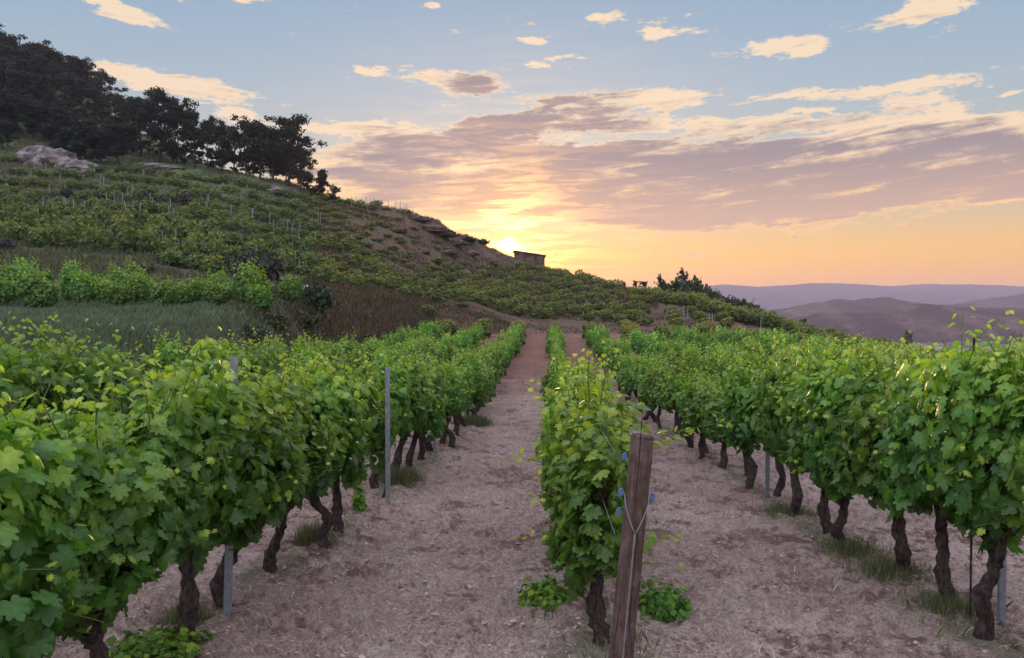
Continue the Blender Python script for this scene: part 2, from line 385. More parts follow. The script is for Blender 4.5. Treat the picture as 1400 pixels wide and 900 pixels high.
def Z(X, Y, fine=False):
    X = np.asarray(X, float); Y = np.asarray(Y, float)
    w = infield(X, Y)
    z = znear(X, Y) * w + zfar(X, Y) * (1 - w)
    r = np.hypot(X, Y)
    big = sstep(r, 40, 110) * (1 - sstep(r, 250, 500))
    z = z + fbm(X / 9, Y / 9, 4, 3) * 1.3 * big * sstep(Y, 40, 90) + fbm(X / 1.6, Y / 1.6, 3, 9) * .35 * (1 - w)
    z = z + fbm(X / 60, Y / 60, 3, 5) * 6 * sstep(r, 400, 900)
    if fine:
        u, v = uv(X, Y); near = 1 - sstep(r, 16, 45)
        lump = fbm(X / .45, Y / .45, 3, 21) * .07 + fbm(X / .09, Y / .09, 3, 22, .6) * .08 + np.maximum(fbm(X / .14, Y / .14, 2, 25), .08) * .16
        cl = 0
        for c in (-1.55, -.45, 1.0, 2.1):                    # cleat marks pressed in by tyres
            m_ = np.exp(-((u - c) / .17) ** 2) * sstep(fbm(X / .8, Y / .8, 2, 31), -.15, .15)
            cl = cl + m_ * (.030 * np.sin(v * 2 * np.pi / .17 + np.abs(u - c) * 22) - .025)
        berm = 0
        for c in (-7.2, -4.7, -2.19, .3, 2.81, 5.3, 7.8): berm = berm + .05 * np.exp(-((u - c) / .38) ** 2)
        z = z + (lump + cl) * near * w + berm * w + fbm(X / .5, Y / .5, 3, 40) * .12 * (1 - w) * (1 - sstep(r, 60, 120)) + (fbm(X / 1.3, Y / 1.3, 4, 44, .6) * .9) * sstep(r, 60, 85) * (1 - sstep(r, 150, 250))
    return z
def at(px, D):                                               # a point of the ground seen in photo column px at depth D
    X = (px - CX) / F * D; return np.array([X, D, float(Z(X, D, D < 30))])

# ------------------------------------------------------------------ ground sheet
ang_f = np.linspace(R(-40), R(40), 760)
ang_b = np.linspace(R(40), R(320), 90)[1:-1]
angs = np.concatenate([ang_f, ang_b])
rad = np.concatenate([np.geomspace(.4, 2.2, 10)[:-1], np.geomspace(2.2, 13, 330)[:-1], np.geomspace(13, 150, 420)[:-1], np.geomspace(150, 4400, 90)])
GX = np.sin(angs)[None] * rad[:, None]; GY = np.cos(angs)[None] * rad[:, None]
GZ = Z(GX, GY, True)
na, nr = len(angs), len(rad)
def mixn(a, b, f): return a * (1 - f[..., None]) + np.asarray(b) * f[..., None]
px = CX + F * GX / np.maximum(GY, 1.0); px = np.where(GY > 1, px, np.where(GX < 0, -2000, 3000))
D = GY; wf = infield(GX, GY); U, V = uv(GX, GY)
n1 = fbm(GX / 2.2, GY / 2.2, 5, 50, .6); n2 = fbm(GX / .35, GY / .35, 4, 60, .6); n3 = fbm(GX / 14, GY / 14, 4, 70); n4 = fbm(GX / .06, GY / .06, 3, 80, .7)
soil = np.array([.46, .315, .275]); dsoil = np.array([.25, .145, .125]); psoil = np.array([.58, .43, .39])
base = np.broadcast_to(soil, GX.shape + (3,)).copy()
base = mixn(base, psoil, sstep(n1 + n4 * .5, .0, .25)); base = mixn(base, dsoil, sstep(-n2 * 1.1 - n4 * .8 - n1 * .3, .04, .24))
straw = np.array([.56, .48, .36]); base = mixn(base, straw, sstep(n4 + n2 * .4, .16, .3) * .6)
for c_ in (-1.45, -.42, 1.05, 2.05): base = mixn(base, (.50, .36, .32), np.exp(-((U - c_ + .06 * np.sin(V * .9)) / .16) ** 2) * sstep(n1, -.2, .1) * .55)
# greener strips under the rows
rows_u = np.min(np.abs(((U - .3 + 1.25) % 2.5) - 1.25)[None], 0)
base = mixn(base, (.10, .13, .05), sstep(n1 + n2 * .5 - rows_u * .8, -.12, .10) * .55 * (V > 4) )
green = np.array([.115, .15, .06]); dgreen = np.array([.065, .085, .035]); olive = np.array([.12, .125, .065]); hsoil = np.array([.15, .082, .065])
hill = np.broadcast_to(green, GX.shape + (3,)).copy()
hill = mixn(hill, olive, sstep(n1 + n3, -.15, .25)); hill = mixn(hill, dgreen, sstep(n2 + n1, .12, .3))
bare = sstep(px, 330, 560) * sstep(D, 56, 66) * .85
bare = np.maximum(bare, sstep(n3 + n1 * .5, .05, .22) * .35 * (D > 38))
bare = np.maximum(bare, (sstep(px, 450, 650) * sstep(D, 46, 54)) * .8)
bare = np.maximum(bare, sstep(px, 780, 860) * .95 * (D < 76)); bare = np.maximum(bare, ((D > 36) & (D < 46) & (px < 330) & (px > 40)) * sstep(n1 + n2 * .5, -.15, .1) * .75)
bare = np.where(D > 200, sstep(n3, -.05, .1) * .4, bare)
hs = mixn(np.broadcast_to(hsoil, GX.shape + (3,)).copy(), (.12, .10, .075), sstep(n1 + n2 * .6, -.05, .2))
hs = mixn(hs, (.21, .145, .115), sstep(n2 + n4 * .6, .12, .25) * .7)
bare = np.maximum(bare * (1 - (D < 34) * (px < 330)), sstep(px + n1 * 260, 300, 430) * (D > 18) * (D < 62) * .9)
hill = mixn(hill, hs, np.clip(bare, 0, 1))
track = np.exp(-((D - (62.5 - (px - 600) * .0)) / 1.8) ** 2) * sstep(px, 380, 500) * (1 - sstep(px, 880, 950))
hill = mixn(hill, (.165, .10, .08), np.clip(track, 0, 1) * .8)
far = sstep(np.hypot(GX, GY), 180, 420)
fld = fbm(np.floor(GX / 55 + GY / 90) * 3.1, np.floor(GY / 90) * 1.7, 1, 90) + .5
hill = mixn(hill, mixn(mixn(np.broadcast_to([.10, .12, .07], GX.shape + (3,)).copy(), (.26, .21, .15), (fld > .55) * .8), (.05, .065, .04), sstep(n3, .05, .2)), far)
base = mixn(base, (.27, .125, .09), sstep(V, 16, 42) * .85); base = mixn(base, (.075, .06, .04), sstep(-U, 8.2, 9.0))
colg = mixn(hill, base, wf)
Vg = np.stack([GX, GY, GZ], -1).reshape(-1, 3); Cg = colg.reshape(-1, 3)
i = np.arange(nr - 1)[:, None] * na; j = np.arange(na)[None]; jn = (j + 1) % na
Fg = np.stack([i + j, i + jn, i + na + jn, i + na + j], -1).reshape(-1, 4)[:, ::-1]
Vg = np.concatenate([Vg, [[0, 0, float(Z(0, 0))]]]); Cg = np.concatenate([Cg, [soil]])
Fc = np.stack([np.full(na, len(Vg) - 1), (np.arange(na) + 1) % na, np.arange(na)], -1)
m, o = material('earth'); v = objco(); c = attr()
nA = noise(v, 9, 6, .7); nB = noise(v, 42, 5, .7); nC = noise(v, 1.3, 5, .6)
c = mixc(1.0, c, ramp(nB, [(.28, (.45, .43, .42)), (.5, (.95, .95, .95)), (.72, (1.5, 1.47, 1.42))]), 'MULTIPLY')
c = mixc(1.0, c, ramp(nA, [(.3, (.78, .78, .78)), (.7, (1.2, 1.2, 1.2))]), 'MULTIPLY')
vs = N.tree.nodes.new('ShaderNodeTexVoronoi'); N.tree.links.new(v.s, vs.inputs['Vector']); vs.inputs['Scale'].default_value = 22
c = mixc(ss(N(vs.outputs[0]), .22, .05) * .35, c, (.5, .42, .37))
principled(o, c, .95, .12, nB * .6 + nA + N(vs.outputs[0]) * -.3, 1.0, .05)
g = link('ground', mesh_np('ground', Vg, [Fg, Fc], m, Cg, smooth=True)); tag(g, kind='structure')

# ------------------------------------------------------------------ far hills
def ridge(crest, Dr, depth, col1, col2, seed, rough=1.0):
    xs = np.linspace(crest[0][0], crest[-1][0], 420); ys = np.interp(xs, [c[0] for c in crest], [c[1] for c in crest])
    k = np.ones(7) / 7; ys = np.convolve(np.pad(ys, 3, 'edge'), k, 'valid') - fbm(xs / 45, xs * 0, 5, seed, .6) * 9 * rough
    ts = np.linspace(-1, 1, 41)
    Xc = (xs - CX) / F * Dr; Zc = (HY - ys) / F * Dr
    Yg = Dr + ts[:, None] * depth + 0 * Xc[None]; Xg = Xc[None] + 0 * ts[:, None]
    prof = np.cos(ts * np.pi / 2)[:, None] ** 1.3
    nz = fbm(Xg / (depth * .35), Yg / (depth * .35), 5, seed)
    top = Zc[None] + 31
    Zg = -31 - 4 + (top + 4) * prof + nz * top * .5 * (1 - prof) * rough + fbm(Xg / 12, Yg / 12, 3, seed + 5) * 2.2 * Dr / 1000 * rough
    v = np.stack([Xg, Yg, Zg], -1).reshape(-1, 3); n = len(xs)
    i = np.arange(len(ts) - 1)[:, None] * n; j = np.arange(n - 1)[None]
    f = np.stack([i + j, i + j + 1, i + n + j + 1, i + n + j], -1).reshape(-1, 4)
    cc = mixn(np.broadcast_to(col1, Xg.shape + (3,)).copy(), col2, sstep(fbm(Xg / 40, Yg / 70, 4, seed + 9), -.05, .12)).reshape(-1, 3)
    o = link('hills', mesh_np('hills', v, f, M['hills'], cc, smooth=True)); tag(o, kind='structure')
m, o = material('far_hills'); v = objco()
principled(o, mixc(1.0, attr(), ramp(noise(v, .09, 6, .75), [(.35, (.35, .35, .35)), (.62, (1.5, 1.5, 1.5))]), 'MULTIPLY'), 1, 0); M['hills'] = m
ridge([(-900, 400), (200, 396), (850, 397), (960, 392), (1005, 390), (1040, 392), (1090, 388), (1112, 386), (1160, 388), (1200, 391), (1290, 389), (1340, 391), (1400, 391), (2300, 384)], 3000, 500, (.03, .045, .09), (.05, .065, .11), 5, .6)  # farthest ridge: bluish haze of distance put into its surface colours
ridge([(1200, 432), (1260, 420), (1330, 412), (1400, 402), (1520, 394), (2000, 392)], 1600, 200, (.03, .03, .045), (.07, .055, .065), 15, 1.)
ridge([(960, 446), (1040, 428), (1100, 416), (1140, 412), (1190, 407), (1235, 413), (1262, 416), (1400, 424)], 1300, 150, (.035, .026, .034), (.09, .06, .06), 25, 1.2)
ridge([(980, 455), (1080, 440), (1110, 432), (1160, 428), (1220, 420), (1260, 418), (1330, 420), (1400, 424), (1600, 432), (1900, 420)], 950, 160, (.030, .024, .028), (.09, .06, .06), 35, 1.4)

# ------------------------------------------------------------------ leaves
def leaf_template(lod):
    if lod == 0:
        a = [(0, .06), (.10, -.10), (.24, -.15), (.36, -.04), (.37, .10), (.52, .18), (.58, .36), (.46, .42), (.36, .47), (.46, .62), (.40, .76), (.27, .72), (.19, .70), (.17, .86), (0, 1.04)]
        rim = a + [(-x, y) for x, y in a[-2:0:-1]]
    elif lod == 1:
        rim = [(0, 0), (.38, -.06), (.52, .34), (.32, .68), (0, 1), (-.32, .68), (-.52, .34), (-.38, -.06)]
    else:
        rim = [(0, -.05), (.5, .25), (.15, .95), (-.15, .95), (-.5, .25)]
    v = np.array([(0, .36)] + rim); n = len(rim)
    z = -.30 * np.abs(v[:, 0]) - .28 * v[:, 1] ** 2 + .10
    f = np.array([(0, 1 + i, 1 + (i + 1) % n) for i in range(n)])
    return np.column_stack([v, z]), f
LT = {k: leaf_template(k) for k in (0, 1, 2)}
def add_leaves(b, pos, nrm, tip, size, col, lod, m=0, flat=1.0):
    T, f = LT[lod]; n = len(pos)
    nrm = norm(nrm); t = norm(tip - (tip * nrm).sum(-1, keepdims=True) * nrm); s = np.cross(t, nrm)
    curl = rng.uniform(-.3, 2.1, n)
    v = pos[:, None] + size[:, None, None] * (s[:, None] * T[None, :, :1] + t[:, None] * T[None, :, 1:2] + nrm[:, None] * T[None, :, 2:] * curl[:, None, None] * flat)
    ff = f[None] + (np.arange(n) * len(T))[:, None, None]
    c = np.repeat(col, len(T), 0).reshape(n, len(T), 3) * 1.0
    c[:, 0] *= 1.22; c[:, 1:] *= rng.uniform(.86, 1.06, (n, len(T) - 1, 1)); c = c.reshape(-1, 3)
    b.add(v.reshape(-1, 3), ff.reshape(-1, 3), c, m)
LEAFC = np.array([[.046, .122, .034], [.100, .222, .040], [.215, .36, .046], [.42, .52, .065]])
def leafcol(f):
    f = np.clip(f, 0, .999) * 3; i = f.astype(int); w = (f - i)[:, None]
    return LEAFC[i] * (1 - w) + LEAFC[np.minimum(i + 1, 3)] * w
def canopy(seed, lod, nleaf, size, half=.33, zc=1.14, hh=.49, length=.58, shoots=12, up=.45, extra=None, xoff=0):
    r = np.random.default_rng(seed); b = B()
    n = nleaf
    y = r.uniform(-length, length, n); th = r.uniform(0, 2 * np.pi, n)
    lump = 1 + .92 * (vnoise(np.cos(th) * 1.7 + 5 + seed, y * 2.4 + np.sin(th) * 1.7 + 9, seed) - .5) + .22 * (vnoise(th * 3.1, y * 6.2 + 4, seed + 3) - .5)
    rr = (1.04 - np.abs(r.normal(0, .26, n))) * lump * (1 - .62 * np.abs(y / length) ** 2.0)
    ex = .78
    cx_ = np.sign(np.cos(th)) * np.abs(np.cos(th)) ** ex; cz = np.sign(np.sin(th)) * np.abs(np.sin(th)) ** ex
    pos = np.column_stack([half * rr * cx_ + xoff, y, zc + hh * rr * cz])
    outd = np.column_stack([np.cos(th), .25 * y / length, np.sin(th) * .7])
    nrm = norm(outd + [0, 0, .45] + r.normal(0, .62, (n, 3)))
    tip = norm(np.column_stack([np.cos(th) * .45, r.normal(0, .45, n), -np.ones(n)]) + r.normal(0, .3, (n, 3)))
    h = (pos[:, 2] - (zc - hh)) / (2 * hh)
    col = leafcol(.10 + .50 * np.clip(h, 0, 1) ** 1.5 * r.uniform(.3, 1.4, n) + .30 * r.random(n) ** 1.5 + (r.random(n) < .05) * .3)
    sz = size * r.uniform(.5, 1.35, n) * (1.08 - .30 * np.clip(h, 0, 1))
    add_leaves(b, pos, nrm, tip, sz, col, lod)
    S_ = []
    for k in range(shoots):
        y0 = r.uniform(-length, length); x0 = r.uniform(-half * .7, half * .7) + xoff; z0 = zc + hh * r.uniform(.45, .9)
        d = np.array([r.normal(0, .30), r.normal(0, .25), 1.0]); L = up * r.uniform(.5, 1.35)
        S_.append((np.array([x0, y0, z0]), d, L, r.normal(0, .35, 2)))
    for k in range(shoots // 2):                             # side shoots that lean out and hang
        sg = r.choice([-1, 1]); S_.append((np.array([sg * half * .8 + xoff, r.uniform(-length, length), zc + hh * r.uniform(-.6, .5)]), np.array([sg * 1.0, r.normal(0, .4), r.uniform(-.2, .7)]), up * r.uniform(.3, .65), r.normal(0, .3, 2)))
    if extra: S_ += extra
    for (p0, d, L, bend) in S_:
        t = np.linspace(0, 1, 6 if lod < 2 else 3)[:, None]
        d = d / np.linalg.norm(d)
        pts = p0 + d * t * L + np.array([bend[0], bend[1], -.25]) * (t ** 2) * L * .5
        if lod < 2: b.tube(pts, np.linspace(.0045, .0018, len(pts)), 4 if lod == 0 else 3, (.16, .22, .06), 0)
        nl = max(3, int(L / (.045 if lod == 0 else .06 if lod == 1 else .08)))
        ti = np.linspace(.1, 1, nl)
        P = np.stack([np.interp(ti, t[:, 0], pts[:, q]) for q in range(3)], -1)
        sd = norm(r.normal(0, 1, (nl, 3)) * [1, 1, .3]); P = P + sd * .05
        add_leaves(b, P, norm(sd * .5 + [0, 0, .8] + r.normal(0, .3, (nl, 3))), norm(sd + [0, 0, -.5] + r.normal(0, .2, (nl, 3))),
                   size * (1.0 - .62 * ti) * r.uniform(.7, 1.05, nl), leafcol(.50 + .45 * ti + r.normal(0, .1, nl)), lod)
    return b
def vine_trunk(seed, lod, r0=.050):
    r = np.random.default_rng(seed); b = B(); k = 10 if lod == 0 else 6
    n = 16 if lod == 0 else 7
    t = np.linspace(0, 1, n)
    bx, by = r.normal(0, .12), r.normal(0, .13); kx, ky = r.normal(0, .06), r.normal(0, .09); kp = r.uniform(.35, .65)
    zt = r.uniform(.42, .66)
    kink = np.exp(-((t - kp) / .22) ** 2)
    jit = .006
    P = np.column_stack([bx * (1 - t) + kx * kink + r.normal(0, jit, n), by * (1 - t) + ky * kink + r.normal(0, jit, n), -.07 + (zt + .07) * t])
    rad_ = r0 * (1.35 - .95 * np.minimum(t * 3.5, 1) * .35 - .25 * t) * (1 + r.normal(0, .09, n)) * (1 + .22 * np.exp(-((t - kp) / .08) ** 2))
    b.tube(P, rad_, k, jag=.10, seed=seed)
    for sg in (-1, 1):                                       # the two arms of the head
        q = np.linspace(0, 1, 7 if lod == 0 else 4)
        ax = r.normal(0, .05)
        A_ = np.column_stack([P[-1, 0] + ax * q + r.normal(0, .012, len(q)), P[-1, 1] + sg * r.uniform(.15, .32) * q, P[-1, 2] - .04 + (r.uniform(.30, .48)) * q ** .8])
        b.tube(A_, r0 * np.linspace(.72, .34, len(q)), max(5, k - 3), jag=.1, seed=seed + 7)
        if lod == 0:
            for e in range(2):
                q2 = np.linspace(0, 1, 5); s0 = A_[r.integers(3, 7)]
                b.tube(np.column_stack([s0[0] + r.normal(0, .1) * q2, s0[1] + sg * r.uniform(0, .15) * q2, s0[2] - .01 + r.uniform(.25, .45) * q2]), np.linspace(.012, .006, 5), 5, seed=seed)
    return b
FOL = {}; TRK = {}
for k in range(7):
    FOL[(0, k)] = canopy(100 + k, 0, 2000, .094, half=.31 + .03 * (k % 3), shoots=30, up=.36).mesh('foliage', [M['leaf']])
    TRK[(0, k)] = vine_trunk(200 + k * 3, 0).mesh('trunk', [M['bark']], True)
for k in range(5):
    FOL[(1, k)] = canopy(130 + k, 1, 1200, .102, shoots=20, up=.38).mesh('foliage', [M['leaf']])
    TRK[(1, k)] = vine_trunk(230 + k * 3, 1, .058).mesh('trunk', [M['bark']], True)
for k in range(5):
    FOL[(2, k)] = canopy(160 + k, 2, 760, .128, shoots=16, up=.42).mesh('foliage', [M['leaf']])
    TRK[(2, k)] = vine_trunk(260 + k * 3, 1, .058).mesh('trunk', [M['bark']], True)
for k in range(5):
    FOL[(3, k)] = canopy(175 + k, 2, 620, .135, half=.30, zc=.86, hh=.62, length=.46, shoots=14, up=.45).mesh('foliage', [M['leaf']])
# slender vines of the middle row
for k in range(3):
    ex = None
    if k == 0:
        ex = [(np.array([.22, -.15, 1.42]), np.array([1.0, .3, .42]), .62, np.array([.3, .1])), (np.array([.15, .1, 1.35]), np.array([1.0, .5, .3]), .5, np.array([.2, .3])),
              (np.array([-.05, 0, 1.7]), np.array([-.05, 0, 1]), .45, np.array([.1, 0])), (np.array([.02, .1, 1.65]), np.array([.12, .2, 1]), .5, np.array([0, 0])),
              (np.array([-.25, 0, 1.25]), np.array([-1, -.2, .35]), .34, np.array([0, 0])), (np.array([.22, -.2, .85]), np.array([1, -.4, .2]), .25, np.array([0, 0]))]
    FOL[('c', k)] = canopy(190 + k, 0, 1500, .088, half=.25, zc=1.00, hh=.60, shoots=22, up=.42, extra=ex).mesh('foliage', [M['leaf']])

# ------------------------------------------------------------------ where the vines stand
ORD = ['first','second','third','fourth','fifth','sixth','seventh','eighth','ninth','tenth','eleventh','twelfth','thirteenth','fourteenth','fifteenth','sixteenth','seventeenth','eighteenth','nineteenth']
TEN = {20:'twent',30:'thirt',40:'fort',50:'fift',60:'sixt',70:'sevent',80:'eight',90:'ninet'}
def ordn(n):
    if n < 20: return ORD[n - 1]
    t, r_ = n // 10 * 10, n % 10
    return TEN[t] + ('ieth' if r_ == 0 else 'y-' + ORD[r_ - 1])
vines = []   # dict(X, Y, h, row, kind, rz)
def along(first, end, step=.86, jit=.06):
    out = list(first); 
    while out[-1] < end: out.append(out[-1] + step + rng.normal(0, jit))
    return out
ROWS = [('left', -2.19, along([2.55, 3.5, 4.5, 5.18, 6.0, 6.8, 7.5, 10.3, 11.2, 12.1, 12.9], 57)),
        ('centre', .30, along([4.6, 5.5, 6.4, 7.2], 57)),
        ('right', 2.81, along([3.2, 3.95, 4.62, 5.28, 6.0, 6.8, 7.55, 8.6, 9.4, 10.2, 11.0, 12.0, 13.0], 55))]
for k, u0 in enumerate((-4.7, -7.2)): ROWS.append((f'l{k+2}', u0, along([3.0 + rng.uniform(0, .5)], 55)))
for k in range(15): ROWS.append((f'r{k+2}', 5.31 + 2.5 * k, along([4.0 + rng.uniform(0, .5)], 52 - max(0, k - 1) * .9)))
for name, u0, vs_ in ROWS:
    for q, v0 in enumerate(vs_):
        X = u0 + TV * v0 + rng.normal(0, .03 if v0 < 9 else .09)
        hf = .97 * np.interp(v0, [0, 25, 45, 58], [1.03, 1.0, .86, .68]) * (rng.uniform(.92, 1.08) if v0 < 7 else rng.uniform(.76, 1.16)) * (.88 if name == 'centre' and v0 > 6 else .91 if name == 'centre' else np.interp(v0, [2.5, 4.5, 9], [.88, .94, 1]) if name == 'left' else 1)
        if v0 > 12 and rng.random() < .05: continue
        vines.append(dict(X=X, Y=v0, h=hf, row=name, rz=-math.atan(TV) + (math.pi if rng.random() < .5 else 0), w=np.interp(v0, [0, 30, 58], [1, 1, .75]) * (1 if v0 < 9 else rng.uniform(.75, 1.15))))
def band(name, rows, x0, x1, step, h, skip=0.0, jit=.25):
    for D_ in rows:
        Xs = np.arange((x0 - CX) / F * D_, (x1 - CX) / F * D_, step)
        for X in Xs:
            if rng.random() < skip: continue
            vines.append(dict(X=X + rng.normal(0, jit), Y=D_ + rng.normal(0, jit) + .6 * math.sin(X * .15), h=h * rng.uniform(.6, 1.2), row=name, rz=math.pi / 2 + rng.normal(0, .2), w=.85))
band('terrace', (28.5, 30.8, 33.2), -60, 395, .92, .92, .05, .3)
band('terrace2', (50.5, 53, 55.5, 58, 60.5), -40, 300, .95, .92, .1)
band('terrace2', (52, 54.5, 57, 59.5), 300, 420, .95, .8, .1)
band('terrace2', (45.5, 47), 225, 330, .9, .6, .1)
band('hill', (66, 69, 72, 76, 80, 85, 90), -40, 430, .95, .62, .18, .2)
band('hill', (52, 54.5), 410, 520, 1.0, .65, .1, .3)
band('hill', (58, 61), 410, 600, 1.0, .65, .1, .3)
band('hill', (66.5, 69, 71.5), 430, 880, 1.05, .60, .2, .3)
band('hill', (75, 78.5, 82, 85.5, 89), 600, 895, 1.05, .60, .2, .3)
band('hill', (93, 97, 101, 105), 660, 860, 1.05, .62, .2, .3)
band('hill', (109, 113), 710, 830, 1.05, .65, .2, .3)
band('hill', (118,), 745, 800, 1.05, .65, .1, .3)
band('hill', (73, 77, 81, 85, 89, 93), 400, 610, 1.7, .34, .4, .5)
band('hill', (62, 65, 68.5, 72, 76, 80, 84, 88, 92, 96), 430, 640, 1.15, .32, .4, .3)
band('crest', (98.5, 101), 425, 560, 1.2, .42, .25, .4)
band('mound', (62, 65, 68, 71), 850, 1030, 2.3, .42, .1, .3)
for D0, D1, off in ((84, 56, 0), (81.5, 54, 1), (79, 52, 2)):     # strip of vines down the crest of the mound
    for s_ in np.linspace(0, 1, 40):
        pxx = 885 + 300 * s_ + off * -8; D_ = D0 + (D1 - D0) * s_ - 0
        D_ = np.interp(pxx, [880, 950, 1000, 1050, 1150, 1200], [88, 79, 71, 66.5, 60, 58]) - off * 2.0
        vines.append(dict(X=(pxx - CX) / F * D_, Y=D_, h=.75 * rng.uniform(.8, 1.15), row='mound', rz=rng.uniform(0, 3), w=.9))
band('mound', (58.8, 60.8, 62.8), 1130, 1420, 1.0, .8, .05, .2)
rowtxt = {'left': 'in the row left of the dirt path', 'centre': 'in the middle row behind the wooden post', 'right': 'in the row right of the middle row',
          'l2': 'in the second row left of the dirt path', 'l3': 'in the third row left, below the grassy bank', 'terrace': 'on the grassy terrace at left'}
for k in range(15): rowtxt[f'r{k+2}'] = f'in the {ordn(k+2)} row right of the middle row'
for d in vines: d['px'] = CX + F * d['X'] / d['Y']; d['z'] = float(Z(d['X'], d['Y'], d['Y'] < 30)) ; d['D'] = math.hypot(d['X'], d['Y'])
vines = [d for d in vines if -90 < d['px'] < 1520 or d['Y'] < 5]
cnt = {}
def showsize(d):
    s = d['D']
    if d['row'] == 'l2': s *= 1.5 if d['D'] < 12 else 1.15
    if d['row'] == 'l3': s *= 2.5 if d['D'] < 16 else 1.3
    if d['row'].startswith('r') and d['row'] != 'right': s *= 1.0 + .06 * int(d['row'][1:])
    if not -40 < d['px'] < 1440: s *= 3
    return s
order = sorted(vines, key=showsize)
single, rest_v = order[:296], order[296:]
single.sort(key=lambda d: (d['row'], d['Y'], d['X']))
terr = sorted([d for d in single if d['row'] == 'terrace'], key=lambda d: (round((d['Y'] - 28.5) / 2.3), d['X']))
SIZEW = ['full leafy', 'dense green', 'bushy', 'leafy']
vid = 0
def make_vine(d, label, group):
    global vid
    lod = 0 if d['D'] < 8.5 else 1 if d['D'] < 20 else 2
    e = empty('grapevine', (d['X'], d['Y'], d['z']), d['rz'], (d['w'] * rng.uniform(.95, 1.08), 1, d['h']))
    tag(e, label, 'grapevine', group)
    if d['row'] == 'centre' and d['D'] < 8.5:
        fm = FOL[('c', 0 if d['Y'] < 5 else 1 + vid % 2)]; tm = TRK[(0, vid % 7)]; 
        e.rotation_euler[2] = -math.atan(TV); e.scale[1] = .85
    else:
        n = 7 if lod == 0 else 5
        fm = FOL[(3 if d['row'].startswith('terr') else lod, vid % n)]; tm = TRK[(lod, (vid * 3 + 1) % n)]
        if d['row'] == 'centre': e.scale[0] *= .62
    link('trunk', tm, e); f = link('foliage', fm, e)
    vid += 1
NEARTXT = {('left', 1): 'big green grapevine filling the left edge of the photo', ('centre', 1): 'leafy vine with tall shoots right behind the wooden post'}
for d in single:
    row = d['row']; cnt[row] = cnt.get(row, 0) + 1; q = cnt[row]
    if row == 'terrace': continue
    tx = rowtxt.get(row, 'on the hillside')
    lab = NEARTXT.get((row, q)) or f"{SIZEW[q % 4]} grapevine, {ordn(q)} from the front {tx}"
    make_vine(d, lab, 'grapevines in the rows of the vineyard')
tr = {}
for d in terr:
    k = int(round((d['Y'] - 28.5) / 2.3)); k = max(0, min(2, k)); tr[k] = tr.get(k, 0) + 1
    nm = ['front', 'middle', 'back'][k]
    make_vine(d, f"small vine, {ordn(tr[k])} from the left in the {nm} row of the terrace at left", 'grapevines on the terrace at left')
# the rest as one mass
def proto(lod, n, size, tri, seed):
    b = canopy(seed, 2, n, size, shoots=7, up=.35, half=.40, zc=.92, hh=.72); T_ = vine_trunk(seed, 1)
    nv = b.n; b2 = B(); b2.add(np.concatenate(b.v), np.concatenate(b.f), np.concatenate(b.c), 0); b2.add(np.concatenate(T_.v), np.concatenate(T_.f), (.1, .1, .1), 1)
    return np.concatenate(b2.v), np.concatenate(b2.f), np.concatenate(b2.c), np.concatenate(b2.m)
PR = {0: [proto(2, 330, .19, 0, 300 + k) for k in range(3)], 1: [proto(2, 110, .30, 0, 310 + k) for k in range(4)]}
vv, ff, cc, mm, off = [], [], [], [], 0
for d in rest_v:
    p = PR[0 if d['D'] < 48 else 1]; pv, pf, pc, pm = p[rng.integers(len(p))]
    c_, s_ = math.cos(d['rz']), math.sin(d['rz'])
    x, y = pv[:, 0] * d['w'], pv[:, 1]
    if d['row'] == 'hill': x = x * .75
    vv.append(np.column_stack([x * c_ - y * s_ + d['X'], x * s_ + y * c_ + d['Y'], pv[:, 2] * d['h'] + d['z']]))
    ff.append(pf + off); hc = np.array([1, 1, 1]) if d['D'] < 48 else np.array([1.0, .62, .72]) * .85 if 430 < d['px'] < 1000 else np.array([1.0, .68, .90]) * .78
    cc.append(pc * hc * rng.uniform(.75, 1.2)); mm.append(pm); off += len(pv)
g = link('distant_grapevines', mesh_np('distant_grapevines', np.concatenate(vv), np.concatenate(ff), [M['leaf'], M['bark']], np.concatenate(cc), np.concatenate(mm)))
tag(g, 'far green grapevines covering the terraces and hillside behind the near rows', 'grapevines', kind='stuff')
print('vines', len(vines), 'single', len(single))

# young bent vine by the stake
X0 = -2.19 + TV * 9.35; e = empty('young_vine', (X0, 9.35, float(Z(X0, 9.35))))
tag(e, 'thin bent young vine beside the grey stake in the gap of the left row', 'young vine')
b = B(); q = np.linspace(0, 1, 9)
b.tube(np.column_stack([.10 * np.sin(q * 3.0) + .02, 0 * q, -.03 + .62 * q]), np.linspace(.022, .012, 9), 7, jag=.08); link('trunk', b.mesh('trunk', [M['bark']], True), e)
cb = canopy(400, 0, 330, .10, half=.22, zc=1.0, hh=.42, length=.25, shoots=6, up=.4)
link('foliage', cb.mesh('foliage', [M['leaf']]), e)

